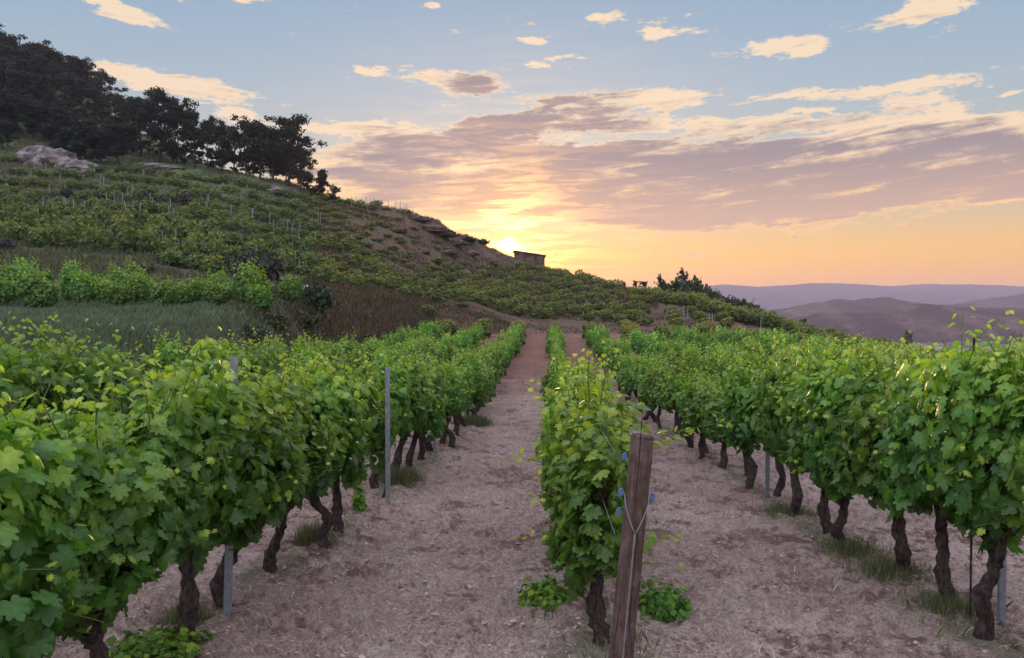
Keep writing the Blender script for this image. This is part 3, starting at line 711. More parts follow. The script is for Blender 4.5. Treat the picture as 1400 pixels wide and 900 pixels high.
# ------------------------------------------------------------------ posts, stakes, wires
def lean_post():
    Xb, Yb = .30 + TV * 3.3 - .035, 3.3; zb = float(Z(Xb, Yb)); H = -.545 - zb
    e = empty('wooden_post', (Xb, Yb, zb)); tag(e, 'leaning round weathered wooden end post wrapped with wire in front of middle row', 'post')
    b = B(); t = np.linspace(0, 1, 16); lx = .145
    P = np.column_stack([lx * (t ** 1.0), -.02 * t, -.12 + (H + .12) * t]); b.tube(P, .051 + .006 * (1 - t) + rng.normal(0, .0006, 16), 26, jag=.006, seed=3)
    # bevelled top edge
    b.tube(P[-1] + np.array([[0, 0, -.004], [.0006, 0, .006], [.001, 0, .010]]), [.0505, .048, .042], 26)
    # drying cracks are thin dark grooves
    for k, (a0, z0, L) in enumerate(((-1.9, .75, .5), (-1.3, .25, .6), (-2.3, .2, .4))):
        tt = np.linspace(0, 1, 8); zz = z0 * H + L * tt * H * .8
        cxp = lx * (zz + .12) / (H + .12); a_ = a0 + .08 * np.sin(tt * 5 + k)
        rr_ = .0515 + .0045 * (1 - zz / H)
        b.tube(np.column_stack([cxp + rr_ * np.cos(a_), -.02 * (zz / H) + rr_ * np.sin(a_), zz]), .0022 * np.sin(np.pi * np.clip(tt, .05, .95)), 4, m=1)
    link('post_shaft', b.mesh('post_shaft', [M['post'], M['dark']], True), e)
    def on(z, a, rr_=.0555):
        s_ = (z + .12) / (H + .12); return np.array([lx * s_ + (rr_ + .004 * (1 - z / H)) * math.cos(a), -.02 * s_ + (rr_ + .004 * (1 - z / H)) * math.sin(a), z])
    w = B(); zj = H - .42
    for a1 in (-2.95, -.2):
        w.tube([on(zj + .16 - (.16) * q, a1 + (-1.6 - a1) * q) for q in np.linspace(0, 1, 8)], .0028, 5)
    for dxx in (0, .5):
        w.tube([on(zj - q * (zj + .0), -1.6 + .05 * math.sin(q * 40 + dxx * 6.28)) for q in np.linspace(0, 1, 40)], .0022, 5)
    w.tube([on(.42, a) for a in np.linspace(-math.pi, math.pi, 28)], .0025, 5)
    w.tube([on(zj + .16, a) for a in np.linspace(-.2, math.pi + .2, 16)], .0025, 5)
    link('tie_wire', w.mesh('tie_wire', [M['wire']], True), e)
    for (z, a) in ((H - .09, 3.0), (zj + .17, 3.1), (zj + .15, -.05), (zj + .08, 2.9)):
        c_ = B(); p = on(z, a, .070)
        c_.box(p - [.011, .009, .009], p + [.011, .009, .009]); c_.tube([p + [-.004, 0, -.016], p + [.003, 0, .018]], .008, 8)
        link('wire_clip', c_.mesh('wire_clip', [M['blue']]), e)
lean_post()
def stake(u0, Dd, H, w, label, mat='steel', lean=(0, 0), name='metal_stake'):
    X = u0 + TV * Dd; zb = float(Z(X, Dd)); b = B()
    t = .0035                                             # an L-section bar, tapering into the ground
    L = lambda z: [(lean[0] * z / H, lean[1] * z / H)]
    for (x0, y0, x1, y1) in ((-w / 2, -t, w / 2, t), (-w / 2, t, -w / 2 + 2 * t, w * .7)):
        v = []
        for z in (-.2, H):
            a, c_ = L(z)[0]; v += [(x0 + a, y0 + c_, z), (x1 + a, y0 + c_, z), (x1 + a, y1 + c_, z), (x0 + a, y1 + c_, z)]
        b.add(v, [(0, 1, 5, 4), (1, 2, 6, 5), (2, 3, 7, 6), (3, 0, 4, 7), (4, 5, 6, 7), (3, 2, 1, 0)])
    e = empty(name, (X, Dd, zb)); link('shaft', b.mesh('shaft', [M[mat]]), e)
    h = B()
    for zz in np.arange(.45, H - .05, .28): h.tube([(lean[0] * zz / H + w * .1, -.012, zz), (lean[0] * zz / H + w * .1, -.002, zz + .01)], .006, 6)
    link('wire_hook', h.mesh('wire_hook', [M['wire']]), e)
    tag(e, label, 'stake', 'metal stakes in the vine rows')
stake(-2.19, 4.98, 1.82, .055, 'grey metal stake between the twisted trunks at front left', lean=(.06, 0))
stake(-1.98, 9.0, 1.74, .06, 'grey metal stake standing free in the gap of the left row')
stake(.24, 12.8, 1.40, .06, 'short grey stake in the middle row halfway along')
stake(2.98, 4.83, 1.2, .04, 'pale stake beside the thick twisted trunk at right edge', lean=(0, 0))
stake(2.81, 4.9, 1.96, .010, 'thin dark rod rising above the right row leaves', 'pinebark')
for Dd in (14.0, 19, 24, 30): stake(-2.19, Dd, 1.5, .05, f'grey stake among the leaves of the left row, {Dd:.0f} metres away')
for Dd in (9.5, 15, 21): stake(2.81, Dd, 1.5, .05, f'grey stake among the leaves of the right row, {Dd:.0f} metres away')
for nm, u0, d0 in (('left of the dirt path', -2.19, 2.6), ('of the middle behind the wooden post', .3, 3.4), ('right of the middle row', 2.81, 3.2)):
    b = B()
    for h in (.62, 1.02, 1.4):
        vs2 = np.arange(d0, 40, .8); X = u0 + TV * vs2
        b.tube(np.column_stack([X, vs2, znear(X, vs2) + h - .03 * np.abs(np.sin(vs2 * .7))]), .0013, 4)
    tag(link('trellis_wire', b.mesh('trellis_wire', [M['wire']])), f'thin steel trellis wires strung along the row {nm}', 'wire', 'trellis wires')

# ------------------------------------------------------------------ trees
def pine_mesh(seed, H, spread, kind):
    r = np.random.default_rng(seed); t = B(); c = B()
    q = np.linspace(0, 1, 9); wob = np.cumsum(r.normal(0, .02 * H, (9, 2)) * .5, 0)
    P = np.column_stack([wob[:, 0], wob[:, 1], H * .93 * q - .3]); t.tube(P, .018 * H * (1.1 - .95 * q), 7, jag=.05, seed=seed)
    tips = []
    nb = 20 if kind != 'cone' else 34
    for k in range(nb):
        s_ = r.uniform(.18 if kind == 'bush' else .3, .98); a = r.uniform(0, 6.28)
        if kind == 'cone': L = spread * (1.05 - s_) * r.uniform(.8, 1.2)
        elif kind == 'bush': L = spread * math.sqrt(max(.05, 1 - (s_ * 1.7 - .85) ** 2)) * r.uniform(.6, 1.1)
        else: L = spread * (.45 + .75 * math.sin(min(1, (s_ - .2) * 1.25) * math.pi)) * r.uniform(.55, 1.1)
        p0 = np.array([np.interp(s_, q, P[:, 0]), np.interp(s_, q, P[:, 1]), s_ * H * .93])
        d = np.array([math.cos(a), math.sin(a), r.uniform(.05, .55) if kind != 'cone' else r.uniform(-.2, .15)])
        tt = np.linspace(0, 1, 5)[:, None]; pts = p0 + d * tt * L + [0, 0, .12 * L] * tt ** 2
        t.tube(pts, .006 * H * np.linspace(1, .3, 5), 5, seed=k)
        for f_ in (.35, .58, .8, 1.0):
            if r.random() < .95: tips.append((p0 + d * f_ * L + [0, 0, .12 * L * f_ * f_] + r.normal(0, .12 * spread, 3), spread * r.uniform(.20, .34)))
    for k in range(5): tips.append((P[-1] + r.normal(0, .12 * spread, 3), spread * .26))
    for p, s_ in tips:
        n = 60
        v = norm(r.normal(0, 1, (n, 3))) * (r.random((n, 1)) ** .4) * s_ * r.uniform(.7, 1.2, (n, 1)) * [1, 1, .62] + p
        g_ = r.uniform(.75, 1.25)
        col = np.array([.019, .030, .019]) * g_ * r.uniform(.7, 1.4, (n, 1))
        add_leaves(c, v, norm(v - p + r.normal(0, .3, (n, 3))), norm(r.normal(0, 1, (n, 3)) + [0, 0, .4]), np.full(n, .26) * r.uniform(.6, 1.3, n), col, 2)
    return t.mesh('trunk', [M['pinebark']], True), c.mesh('crown', [M['needle']])
PM = {'pine': [pine_mesh(500 + k, 10, 3.3, 'pine') for k in range(5)], 'bush': [pine_mesh(520 + k, 8, 3.0, 'bush') for k in range(4)], 'cone': [pine_mesh(540, 8, 2.2, 'cone')]}
HB = {'pine': 10, 'bush': 8, 'cone': 8}
tk = 0
def tree(px_, D_, ytop, kind, label, group=None, wide=1.0, name='pine_tree', hmin=3.5):
    global tk
    p = at(px_, D_); H = max(hmin, (HY - ytop) / F * D_ - p[2]); s_ = H / (HB[kind] * 1.0)
    tm, cm = PM[kind][tk % len(PM[kind])]
    e = empty(name, p, rng.uniform(0, 6.28), (s_ ** .8 * wide, s_ ** .8 * wide, s_)); tag(e, label, 'tree', group)
    link('trunk', tm, e); link('crown', cm, e); tk += 1
WOOD = 'dark pine inside the dense wood at the top of the hill on the left'
sil = lambda x: np.interp(x, [-60, 0, 40, 70, 100, 125, 150, 178, 200], [25, 32, 50, 60, 72, 88, 108, 140, 170])
for x in np.arange(-45, 190, 17): tree(x + rng.normal(0, 4), 132, sil(x) + rng.uniform(-3, 14), 'pine', WOOD, 'pines of the hilltop wood', 1.1)
for x in np.arange(-40, 190, 19): tree(x + rng.normal(0, 4), 121, sil(x) + 22 + rng.uniform(0, 20), 'pine', WOOD, 'pines of the hilltop wood', 1.1)
for x in np.arange(-40, 180, 20): tree(x + rng.normal(0, 4), 111, sil(x) + 50 + rng.uniform(0, 20), 'bush', WOOD, 'pines of the hilltop wood', 1.15)
for x in np.arange(-40, 190, 22): tree(x + rng.normal(0, 4), 102, np.clip(sil(x) + 80, 110, 185) + rng.uniform(0, 14), 'bush', WOOD, 'pines of the hilltop wood', 1.1)
for x in (-20, 8, 95, 120, 140, 165): tree(x, 94, 165 + rng.uniform(0, 18), 'bush', WOOD, 'pines of the hilltop wood', 1.1)
CR = [(196, 103, 132, 'pine', 'pine with a ragged top where the dense wood ends', 1.0), (222, 101, 126, 'pine', 'tall spreading pine just right of the dense hilltop wood', 1.1), (243, 101, 145, 'bush', 'dense pine leaning on the tall spreading one on the crest', .9),
      (268, 101, 156, 'pine', 'open pine left of the bright gap on the crest', .85), (285, 103, 165, 'pine', 'thin pine beside the bright gap showing sky', .6), (305, 101, 170, 'bush', 'dark bushy pine right of the bright gap', .8), (322, 101, 176, 'pine', 'pine with a flat top in the middle of the crest trees', .9),
      (338, 102, 168, 'bush', 'dense pine behind the flat topped one on the crest', .9), (356, 101, 180, 'pine', 'lower pine left of the big crest pine', .9), (374, 101, 180, 'bush', 'bushy dark pine touching the big crest pine', .9),
      (395, 100, 163, 'pine', 'big pine with ragged side branches near the end of the tree line', 1.15), (412, 99, 205, 'bush', 'low round tree under the big ragged pine', .8),
      (425, 99, 240, 'bush', 'low dark shrub tree between big pine and small conifer', .8), (441, 99, 232, 'cone', 'small pointed conifer at the end of the tree line', 1.0), (458, 98.5, 256, 'bush', 'last tiny bush right of the small pointed conifer', .9)]
for (x, D_, yt, k, lab, w) in CR: tree(x, D_, yt, k, lab, 'trees along the hill crest', w, 'pine_tree', 2)
for x in np.arange(205, 420, 17): tree(x, 104 + rng.uniform(0, 2), 205 + rng.uniform(-6, 12), 'bush', 'low dark undergrowth tree between the trunks on the crest', 'undergrowth trees on the crest', .95, 'bushy_tree', 2)
# ------------------------------------------------------------------ bushes
def bush_mesh(seed, col, n=900, size=.2, lod=2, flat=.75):
    r = np.random.default_rng(seed); b = B()
    for k in range(9):
        a = r.uniform(0, 6.28); q = np.linspace(0, 1, 4)[:, None]
        b.tube(np.array([0, 0, -.1]) + q * np.array([math.cos(a) * .6, math.sin(a) * .6, r.uniform(.7, 1.3)]), [.04, .03, .02, .01], 4, m=1)
    cs = norm(r.normal(0, 1, (26, 3))) * r.uniform(.2, .85, (26, 1)); cs[:, 2] = np.abs(cs[:, 2]) * flat + .25
    k = r.integers(0, 26, n); v = cs[k] + norm(r.normal(0, 1, (n, 3))) * (r.random((n, 1)) ** .4) * .33
    v[:, 2] = np.maximum(v[:, 2], .0)
    c = np.array(col) * r.uniform(.65, 1.35, (n, 1)) * (r.uniform(.75, 1.3, 26)[k][:, None])
    add_leaves(b, v, norm(v - [0, 0, .3] + r.normal(0, .5, (n, 3))), norm(r.normal(0, 1, (n, 3)) + [0, 0, .3]), size * r.uniform(.6, 1.3, n), c, lod)
    return b.mesh('foliage', [M['needle'], M['pinebark']])
BM = [bush_mesh(600, (.045, .065, .035)), bush_mesh(601, (.055, .06, .05)), bush_mesh(602, (.04, .06, .03)), bush_mesh(603, (.075, .095, .04))]
def bush(px_, D_, w, h, k, label, group=None, name='bush'):
    p = at(px_, D_); e = empty(name, p - [0, 0, .05], rng.uniform(0, 6), (w / 2, w / 2, h / 1.25)); link('foliage', BM[k], e); tag(e, label, 'bush', group)
bush(330, 44, 2.2, 2.0, 1, 'dull grey-green bush, left one of the pair above the terrace vines')
bush(362, 44, 2.8, 2.1, 1, 'wide grey-green bush, right one of the pair above the terrace vines')
bush(345, 46, 2.2, 2.0, 2, 'darker bush squeezed behind the pair of grey-green bushes')
bush(190, 41, 2.2, .6, 3, 'low dark bush at the back edge of the terrace at left')
bush(430, 33, 1.9, 1.5, 0, 'dark bush at the top of the bank near the concrete tank')
bush(418, 30.5, 1.5, .8, 3, 'low green shrub hanging over the bank')
bush(345, 25, 1.3, .6, 1, 'grey shrub on the bank behind the left vine row')
bush(375, 27.5, 1.2, .7, 3, 'green rounded shrub on the bank, right of the grey one')
for n_, (x, D_, w, h) in enumerate(((200, 76, 1.7, 1.5), (252, 77, 2.4, 1.5), (93, 76, 1.6, 1.3), (185, 67, 1.6, .9), (8, 47, 1.6, 1.2))):
    bush(x, D_, w, h, n_ % 3, ['small dark bush alone on the green slope below the pale rock', 'wide dark bush on the green slope below the crest', 'round dark bush beside the pale bare patch on the slope', 'low dark bush above the upper band of vines', 'dark bush at the left edge between two bands of vines'][n_])
for n_, (x, D_, w, h) in enumerate(((908, 88, 2.6, 1.8), (930, 86, 3.4, 2.2), (948, 84, 3.2, 2.2), (966, 82, 3.2, 1.8), (985, 79, 2.8, 1.5), (1003, 76, 3.0, 1.6), (1018, 74.5, 3., 1.7), (1034, 73, 2.8, 1.3), (1082, 72, 3.0, 1.4), (1135, 68, 1.4, 1.1), (1152, 68, 1.3, 1.0), (1058, 73, 2.4, 1.1))):
    bush(x, D_, w * 1.15, h * 1.5, [0, 2, 0, 2, 0, 2, 0, 2, 3, 2, 0, 3][n_], f'{["low","broad","tall","round","rounded","dense","thick","small","loose light green","tiny dark","tiny round","pale scrubby"][n_]} bush, {ordn([1,2,3,4,5,6,7,8,10,11,12,9][n_])} from the left along the mound skyline', 'bushes along the mound skyline')
tree(933, 87, 370, 'pine', 'small crooked tree rising above the bushes on the mound', None, .5, 'crooked_tree', 2)
tree(902, 88, 378, 'bush', 'slim upright shrub tree at the left end of the mound bushes', None, .35, 'shrub_tree', 1.5)
for x, nm in ((868, 'left'), (880, 'right')): tree(x, 103, 385, 'bush', f'tiny round tree on the ridge line, {nm} one of two', None, .6, 'small_tree', 1.2)
tree(1240, 300, 456, 'bush', 'lone dark tree in the valley beyond the right hand vines', None, .55, 'valley_tree', 5)
for x, D_, w in ((640, 113, 3.5), (660, 116, 3.0), (735, 113, 2.5)): bush(x, D_, w, 1.0, 0, f'scrubby bush on the rocky ridge near the setting sun, {"left" if x < 650 else "middle" if x < 700 else "right"} of three')
# bank cover: rounded scrub
for n_, (x, D_, w, h) in enumerate(((455, 30, 2.2, .8), (478, 33, 2.4, .8), (500, 36, 2.4, .7), (522, 39, 2.2, .7), (545, 43, 2.2, .6))):
    bush(x, D_, w, h, [0, 1, 2, 1, 0][n_], f'low brown-green scrub on the bank, {ordn(n_+1)} from the left behind the left rows', 'scrub on the bank')

# ------------------------------------------------------------------ rocks
def rock(px_, D_, sx, sy, sz, label, seed):
    r = np.random.default_rng(seed); n, k = 26, 14
    th = np.linspace(0, 2 * np.pi, n, endpoint=False); ph = np.linspace(-.3, np.pi / 2, k)
    T_, P_ = np.meshgrid(th, ph); x = np.cos(P_) * np.cos(T_); y = np.cos(P_) * np.sin(T_); z = np.sin(P_)
    d = 1 + .75 * fbm(x * 2.2 + y + 9, z * 2.4 + y * 1.5 + 3, 4, seed, .6) + .10 * np.round(fbm(x * 4, z * 5, 2, seed + 4) * 5) / 2
    v = np.stack([x * d * sx, y * d * sy, z * d * sz], -1).reshape(-1, 3)
    i = np.arange(k - 1)[:, None] * n; j = np.arange(n)[None]; f = np.stack([i + j, i + (j + 1) % n, i + n + (j + 1) % n, i + n + j], -1).reshape(-1, 4)
    p = at(px_, D_); o = link('rock_outcrop', mesh_np('rock_outcrop', v, f, M['rock']), None, p - [0, 0, .2]); tag(o, label, 'rock', 'rock outcrops'); o.data.materials[0] = M['rock' if seed < 10 else 'brownrock']
rock(65, 91, 4.4, 2.0, 2.3, 'large pale grey rock outcrop under the dense pine wood', 1)
rock(108, 90, 2.8, 2.0, 1.5, 'smaller pale rock at the right foot of the large outcrop', 2)
rock(205, 96, 4.0, 1.6, .7, 'low pale rock bank under the crest pines', 3)
rock(372, 92, 2.8, 1.5, .7, 'flat grey rock slab below the crest trees', 4)
for n_, (x, D_, s_) in enumerate(((585, 99, 1.6), (603, 100, 1.5), (566, 100, 1.4), (622, 103, 1.2), (540, 92, 1.0), (575, 90, .9), (610, 95, 1.0), (640, 106, 1.1))):
    rock(x, D_, s_ * 1.5, s_, s_ * .5, f'brown rock, {ordn([3,4,2,6,1,7,5,8][n_])} of those on the rocky ridge face left of the sun', 10 + n_)

# ------------------------------------------------------------------ stone hut on the ridge, tank, valley houses, turbines
def hut():
    D_ = 124; x0 = (703 - CX) / F * D_; x1 = (744 - CX) / F * D_; zb = float(Z((x0 + x1) / 2, D_)) - .8
    zr = (HY - 345) / F * D_; ze = (HY - 352) / F * D_
    e = empty('stone_hut', ((x0 + x1) / 2, D_, zb)); tag(e, 'low stone hut on the ridge just right of the setting sun', 'hut')
    w = (x1 - x0) / 2; h0, h1 = ze - zb, zr - zb
    b = B(); v = [(-w, -1.8, 0), (w, -1.8, 0), (w, 1.8, 0), (-w, 1.8, 0), (-w, -1.8, h1), (w, -1.8, h0), (w, 1.8, h0), (-w, 1.8, h1)]
    b.add(v, [(0, 1, 5, 4), (1, 2, 6, 5), (2, 3, 7, 6), (3, 0, 4, 7), (4, 5, 6, 7)]); link('wall', b.mesh('wall', [M['brownrock']]), e)
    b = B(); v = [(-w - .2, -2, h1 + .02), (w + .2, -2, h0 + .02), (w + .2, 2, h0 + .02), (-w - .2, 2, h1 + .02)]; v += [(x, y, z + .18) for x, y, z in v]
    b.add(v, [(3, 2, 1, 0), (4, 5, 6, 7), (0, 1, 5, 4), (1, 2, 6, 5), (2, 3, 7, 6), (3, 0, 4, 7)]); link('roof', b.mesh('roof', [M['brownrock']]), e)
hut()
p = at(418, 40); e = empty('water_tank', p + [0, 0, .25]); tag(e, 'small pale concrete water tank between the terrace vines and the bank', 'tank')
b = B(); b.box((-.65, -.5, -.5), (.65, .5, .22)); link('tank_body', b.mesh('tank_body', [M['concrete']]), e)
b = B(); b.box((-.72, -.56, .222), (.72, .56, .30)); b.box((-.15, -.15, .302), (.15, .15, .34)); link('lid', b.mesh('lid', [M['white']]), e)
for n_, (x, D_, w, lab) in enumerate(((1262, 620, 9, 'pale farmhouse in the valley right of the lone tree'), (1392, 640, 12, 'pale farmhouse in the valley at the right edge'), (1288, 650, 7, 'tiny barn beside the pale valley farmhouse'))):
    p = at(x, D_); e = empty('farmhouse', p, .4); tag(e, lab, 'house', 'houses in the valley')
    b = B(); b.box((-w / 2, -3.5, -1), (w / 2, 3.5, 4)); link('wall', b.mesh('wall', [M['plaster']]), e)
    b = B(); b.add([(-w / 2 - .4, -4, 4.01), (w / 2 + .4, -4, 4.01), (w / 2 + .4, 4, 4.01), (-w / 2 - .4, 4, 4.01), (-w / 2 - .4, 0, 5.8), (w / 2 + .4, 0, 5.8)], [(0, 1, 5, 4), (2, 3, 4, 5), (3, 2, 1, 0)]); b.add([(-w / 2 - .4, -4, 4.01), (-w / 2 - .4, 4, 4.01), (-w / 2 - .4, 0, 5.8)], [(0, 2, 1)]); b.add([(w / 2 + .4, -4, 4.01), (w / 2 + .4, 4, 4.01), (w / 2 + .4, 0, 5.8)], [(0, 1, 2)])
    link('roof', b.mesh('roof', [M['tile']]), e)
for n_, (x, y0) in enumerate(((1054, 390), (1153, 388), (1195, 391))):
    D_ = 2990; e = empty('wind_turbine', ((x - CX) / F * D_, D_, (HY - y0) / F * D_ - 6)); tag(e, f'tiny white wind turbine on the far ridge, {["leftmost", "middle", "rightmost"][n_]} of three', 'wind turbine', 'wind turbines on the far ridge')
    b = B(); b.tube([(0, 0, 0), (0, 0, 26)], [1.1, .7], 8); link('tower', b.mesh('tower', [M['white']], True), e)
    for k in range(3):
        a = k * 2.094 + n_; b = B(); b.tube([(0, -1, 26), (math.sin(a) * 6, -1, 26 + math.cos(a) * 6), (math.sin(a) * 13, -1, 26 + math.cos(a) * 13)], [.5, .6, .1], 5); link('blade', b.mesh('blade', [M['white']]), e)

# ------------------------------------------------------------------ thin stakes among the hillside vines
b = B(); b.tube([(0, 0, -.2), (0, 0, 1.7)], .032, 5); sm_ = b.mesh('vine_stake', [M['steel']])
def hstake(px_, D_, label, grp, s_=1.0):
    p = at(px_, D_); o = link('vine_stake', sm_, None, p); o.scale = (1, 1, s_); o.rotation_euler = (rng.normal(0, .05), rng.normal(0, .05), 0); tag(o, label, 'stake', grp)
for x in np.linspace(482, 565, 14): hstake(x + rng.normal(0, 1.5), 99.5, 'thin stake standing against the sky on the hill skyline', 'stakes on the hill skyline', rng.uniform(.6, .95))
for k in range(60):
    hstake(rng.uniform(40, 440), rng.choice([68, 71, 74.5, 78, 82, 86]), 'thin pale stake among the vines high on the hillside', 'stakes on the hillside', rng.uniform(.5, .85))
for k in range(30):
    hstake(rng.uniform(120, 420), rng.choice([51.5, 54, 56.5]), 'thin pale stake in the upper band of terrace vines', 'stakes in the upper band of vines', rng.uniform(.6, .85))
for k in range(16):
    hstake(rng.uniform(900, 1180), rng.choice([62, 66]), 'thin stake among the vines on the mound at right', 'stakes on the mound', rng.uniform(.5, .8))

# ------------------------------------------------------------------ ground cover
def blades(name, P, hgt, wid, cols, label, cat):
    n = len(P); a = rng.uniform(0, 6.28, n); d = np.column_stack([np.cos(a), np.sin(a), np.zeros(n)]); s_ = np.column_stack([-np.sin(a), np.cos(a), np.zeros(n)])
    lean = rng.uniform(.1, .7, n)[:, None] * hgt[:, None]
    v = np.stack([P - s_ * wid[:, None], P + s_ * wid[:, None], P + d * lean * .35 + s_ * wid[:, None] * .7 + np.array([0, 0, 1]) * hgt[:, None] * .6, P + d * lean + np.array([0, 0, 1]) * hgt[:, None]], 1).reshape(-1, 3)
    f = (np.array([[0, 1, 2], [0, 2, 3]])[None] + (np.arange(n) * 4)[:, None, None]).reshape(-1, 3)
    o = link(name, mesh_np(name, v, f, M['grass'], np.repeat(cols, 4, 0))); tag(o, label, cat, kind='stuff')
def scatter(n, x0, x1, D0, D1, mask=None, power=1.0):
    px_ = rng.uniform(x0, x1, n); Dd = D0 + (D1 - D0) * rng.random(n) ** power; X = (px_ - CX) / F * Dd
    if mask is not None: k = mask(X, Dd, px_); X, Dd = X[k], Dd[k]
    return np.column_stack([X, Dd, Z(X, Dd, True)])
def gcol(n, a, b): f = rng.random((n, 1)); return (np.array(a) * (1 - f) + np.array(b) * f) * rng.uniform(.7, 1.3, (n, 1))
P = scatter(125000, -420, 480, 9, 32, lambda X, Y, p: (uv(X, Y)[0] < -8.6) & (fbm(X / 1.5, Y / 1.5, 3, 77) > -.28) & (rng.random(len(X)) > sstep(p + fbm(X / 1.2, Y / 1.2, 3, 91) * 260, 300, 440)))
blades('bank_grass', P, rng.uniform(.06, .26, len(P)) * (1 + 1.8 * fbm(P[:, 0] / 1.1, P[:, 1] / 1.1, 3, 92)), rng.uniform(.004, .010, len(P)) * (P[:, 1] / 14), gcol(len(P), (.10, .15, .09), (.20, .225, .16)), 'soft pale grass covering the bank and terrace at left', 'grass')
P = scatter(110000, 200, 700, 18, 61, lambda X, Y, p: (infield(X, Y) < .93) & (rng.random(len(X)) < sstep(p + fbm(X / 1.2, Y / 1.2, 3, 91) * 260, 300, 440)))
blades('bank_scrub_grass', P, rng.uniform(.12, .38, len(P)), rng.uniform(.01, .025, len(P)), gcol(len(P), (.06, .055, .03), (.15, .105, .07)), 'brown dry scrub grass on the bank behind the left rows', 'grass')
P = scatter(45000, 420, 1100, 54, 74, lambda X, Y, p: (infield(X, Y) < .6) & (fbm(X / 2.5, Y / 1.2, 3, 71) > -.02))
blades('field_edge_scrub', P, rng.uniform(.05, .22, len(P)), rng.uniform(.01, .03, len(P)), gcol(len(P), (.06, .06, .03), (.16, .11, .07)), 'low dry scrub along the track at the far end of the rows', 'scrub')
P = scatter(150000, -60, 900, 34, 125, lambda X, Y, p: ((fbm(X / 3, Y / 3, 4, 78) > -.1) & (infield(X, Y) < .1) & ((p < 560) | (Y > 66)) & ((p < 780) | (Y > 76))))
blades('hillside_scrub', P, rng.uniform(.12, .5, len(P)), rng.uniform(.02, .06, len(P)), np.where((P[:, :1] / P[:, 1:2] * F + CX) > 430, gcol(len(P), (.065, .045, .025), (.17, .11, .075)), gcol(len(P), (.075, .095, .05), (.16, .15, .095))), 'patchy grass and low scrub over the hillside', 'scrub')
P = scatter(22000, -60, 1460, 2.6, 20, lambda X, Y, p: (np.abs(((uv(X, Y)[0] - .3 + 1.25) % 2.5) - 1.25) < .34) & (fbm(X / .7, Y / .7, 3, 79) > .06) & (uv(X, Y)[0] > -8), 1.3)
blades('row_weeds', P, rng.uniform(.02, .11, len(P)), rng.uniform(.002, .005, len(P)), gcol(len(P), (.07, .13, .05), (.24, .26, .12)), 'small green weeds and grass growing along the feet of the rows', 'weeds')
# straw and clods
P = scatter(15000, -80, 1480, 2.6, 24, lambda X, Y, p: fbm(X / .6, Y / .6, 3, 83) > -.12, 1.6)
n = len(P); a = rng.uniform(0, 3.14, n); L = rng.uniform(.010, .05, n)[:, None]; d = np.column_stack([np.cos(a), np.sin(a), rng.normal(0, .2, n)]); s_ = np.column_stack([-np.sin(a), np.cos(a), np.zeros(n)]) * .0021
P = P + [0, 0, .006]
v = np.stack([P - d * L - s_, P - d * L + s_, P + d * L + s_, P + d * L - s_], 1).reshape(-1, 3); f = np.array([[0, 1, 2, 3]]) + (np.arange(n) * 4)[:, None]
tag(link('straw', mesh_np('straw', v, f, M['clod'], np.repeat(gcol(n, (.74, .64, .50), (.34, .25, .18)), 4, 0))), 'bits of dry straw scattered on the tilled soil', 'straw', kind='stuff')
P = scatter(42000, -80, 1480, 2.6, 22, lambda X, Y, p: fbm(X / .5, Y / .5, 3, 84) > -.1, 1.5); n = len(P)
o6 = np.array([(1, 0, 0), (-1, 0, 0), (0, 1, 0), (0, -1, 0), (0, 0, 1), (0, 0, -1)], float); f8 = np.array([(0, 2, 4), (2, 1, 4), (1, 3, 4), (3, 0, 4), (2, 0, 5), (1, 2, 5), (3, 1, 5), (0, 3, 5)])
sz = np.minimum(rng.lognormal(-4.75, .5, n), .03)
v = P[:, None] + o6[None] * sz[:, None, None] * rng.uniform(.6, 1.35, (n, 6, 1)) * [1, 1, .6] + rng.normal(0, .15, (n, 6, 3)) * sz[:, None, None]
tag(link('soil_clods', mesh_np('soil_clods', v.reshape(-1, 3), (f8[None] + (np.arange(n) * 6)[:, None, None]).reshape(-1, 3), M['clod'], np.repeat(gcol(n, (.60, .44, .38), (.16, .10, .085)), 6, 0))), 'loose clods and pebbles of reddish soil on the path', 'clods', kind='stuff')

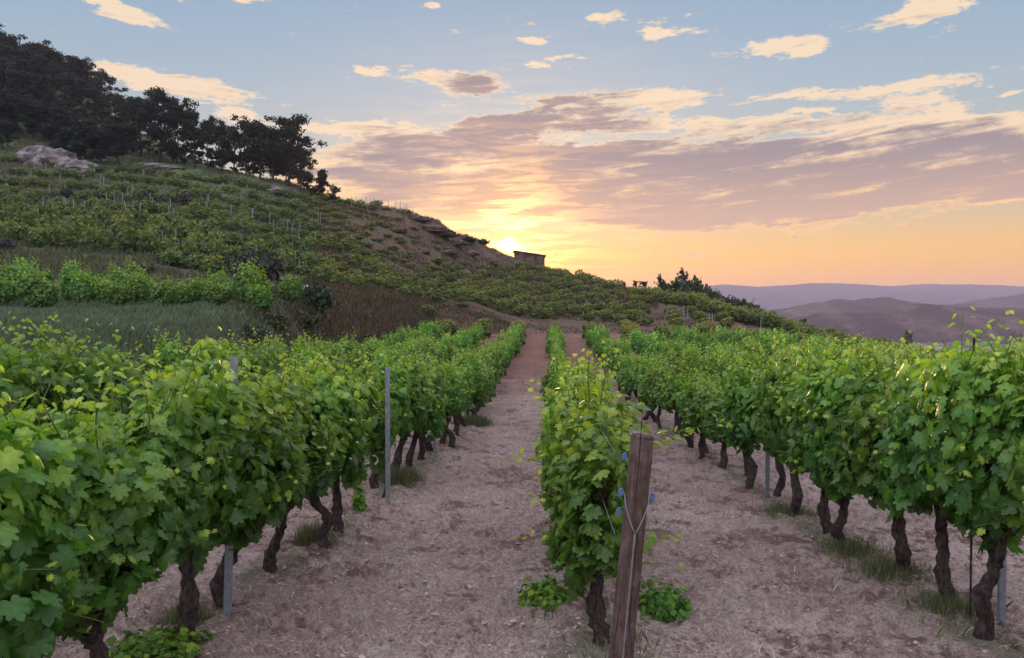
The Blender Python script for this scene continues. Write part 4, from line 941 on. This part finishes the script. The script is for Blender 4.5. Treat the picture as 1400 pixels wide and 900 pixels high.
# weed clumps one can point at
def clump(px_, D_, w, h, kind, label):
    p = at(px_, D_); r = np.random.default_rng(int(px_) + 5); b = B(); n = int(420 * max(1, w / .5))
    if kind == 'leafy':
        q = np.clip(r.normal(0, .26, (n, 2)), -.45, .45); z = np.abs(r.normal(0, .5, n)) * np.exp(-(q ** 2).sum(1) * 2)
        v = np.column_stack([q * w, z * h]) ; v[:, 2] = np.minimum(v[:, 2], h) + .01
        nn = norm(np.column_stack([q * .8, np.ones(n) * .7]) + r.normal(0, .3, (n, 3)))
        add_leaves(b, v, nn, norm(np.column_stack([q, np.full(n, -.1)]) + r.normal(0, .3, (n, 3))), r.uniform(.025, .055, n), leafcol(.15 + .65 * r.random(n) ** 1.3), 0)
    else:
        n *= 2; q = r.normal(0, .35, (n, 2)) * w * .6; a = r.uniform(0, 6.28, n); hh_ = .8 * h * r.uniform(.4, 1, n) * np.exp(-(q ** 2).sum(1) / (w * w) * 1.5)
        P_ = np.column_stack([q, np.zeros(n)]); d = np.column_stack([np.cos(a), np.sin(a), np.zeros(n)]); s_ = np.column_stack([-np.sin(a), np.cos(a), np.zeros(n)]) * .003 * max(1, D_ / 6)
        v = np.stack([P_ - s_, P_ + s_, P_ + d * hh_[:, None] * .5 + [0, 0, 1] * hh_[:, None]], 1).reshape(-1, 3)
        b.add(v, (np.array([[0, 1, 2]]) + (np.arange(n) * 3)[:, None]), np.repeat(gcol(n, (.07, .11, .05), (.26, .25, .14)), 3, 0))
    o = link('weed_clump', b.mesh('weed_clump', [M['grass']]), None, p); tag(o, label, 'weed', 'weed clumps at the feet of the rows')
clump(905, 5.15, .36, .20, 'leafy', 'low leafy green shoots lying on the soil right of the wooden post')
clump(745, 5.4, .36, .16, 'leafy', 'sprawling pale green weed left of the first middle vine')
clump(425, 6.9, .40, .34, 'grass', 'tall grassy tuft at the foot of the fifth left trunk')
clump(545, 10.6, .7, .32, 'grass', 'dull green tuft at the foot of trunks beyond the free stake')
clump(645, 19, 1.0, .40, 'grass', 'dark tuft far down the left side of the dirt path')
clump(490, 8.6, .12, .28, 'leafy', 'thin upright leafy weed just left of the free stake')
clump(200, 4.3, .55, .12, 'leafy', 'flat yellow-green weed patch between the front left trunks')
clump(250, 4.9, .40, .2, 'grass', 'grassy weed beside the forked front left trunk')
clump(1225, 5.95, .7, .16, 'grass', 'green grass patch below the leaning trunk at right')
clump(1310, 5.1, .5, .16, 'grass', 'green grass patch by the straight trunk at lower right')
clump(1165, 6.7, .6, .14, 'grass', 'thin green grass farther along the foot of the right row')
clump(1080, 8.5, .7, .14, 'grass', 'pale grass at the foot of the thick right row trunk')

# ------------------------------------------------------------------ haze
b = B(); b.box((-4500, -4500, -37), (4500, 4500, 150))
m, o = material('haze_air')
pv = N.tree.nodes.new('ShaderNodeVolumePrincipled'); pv.inputs['Color'].default_value = (.60, .55, .72, 1); pv.inputs['Density'].default_value = .00029; pv.inputs['Anisotropy'].default_value = .2
N.tree.links.new(pv.outputs[0], o.inputs['Volume'])
tag(link('haze', b.mesh('haze', [m])), 'thin evening haze filling the valley', 'haze', kind='stuff')
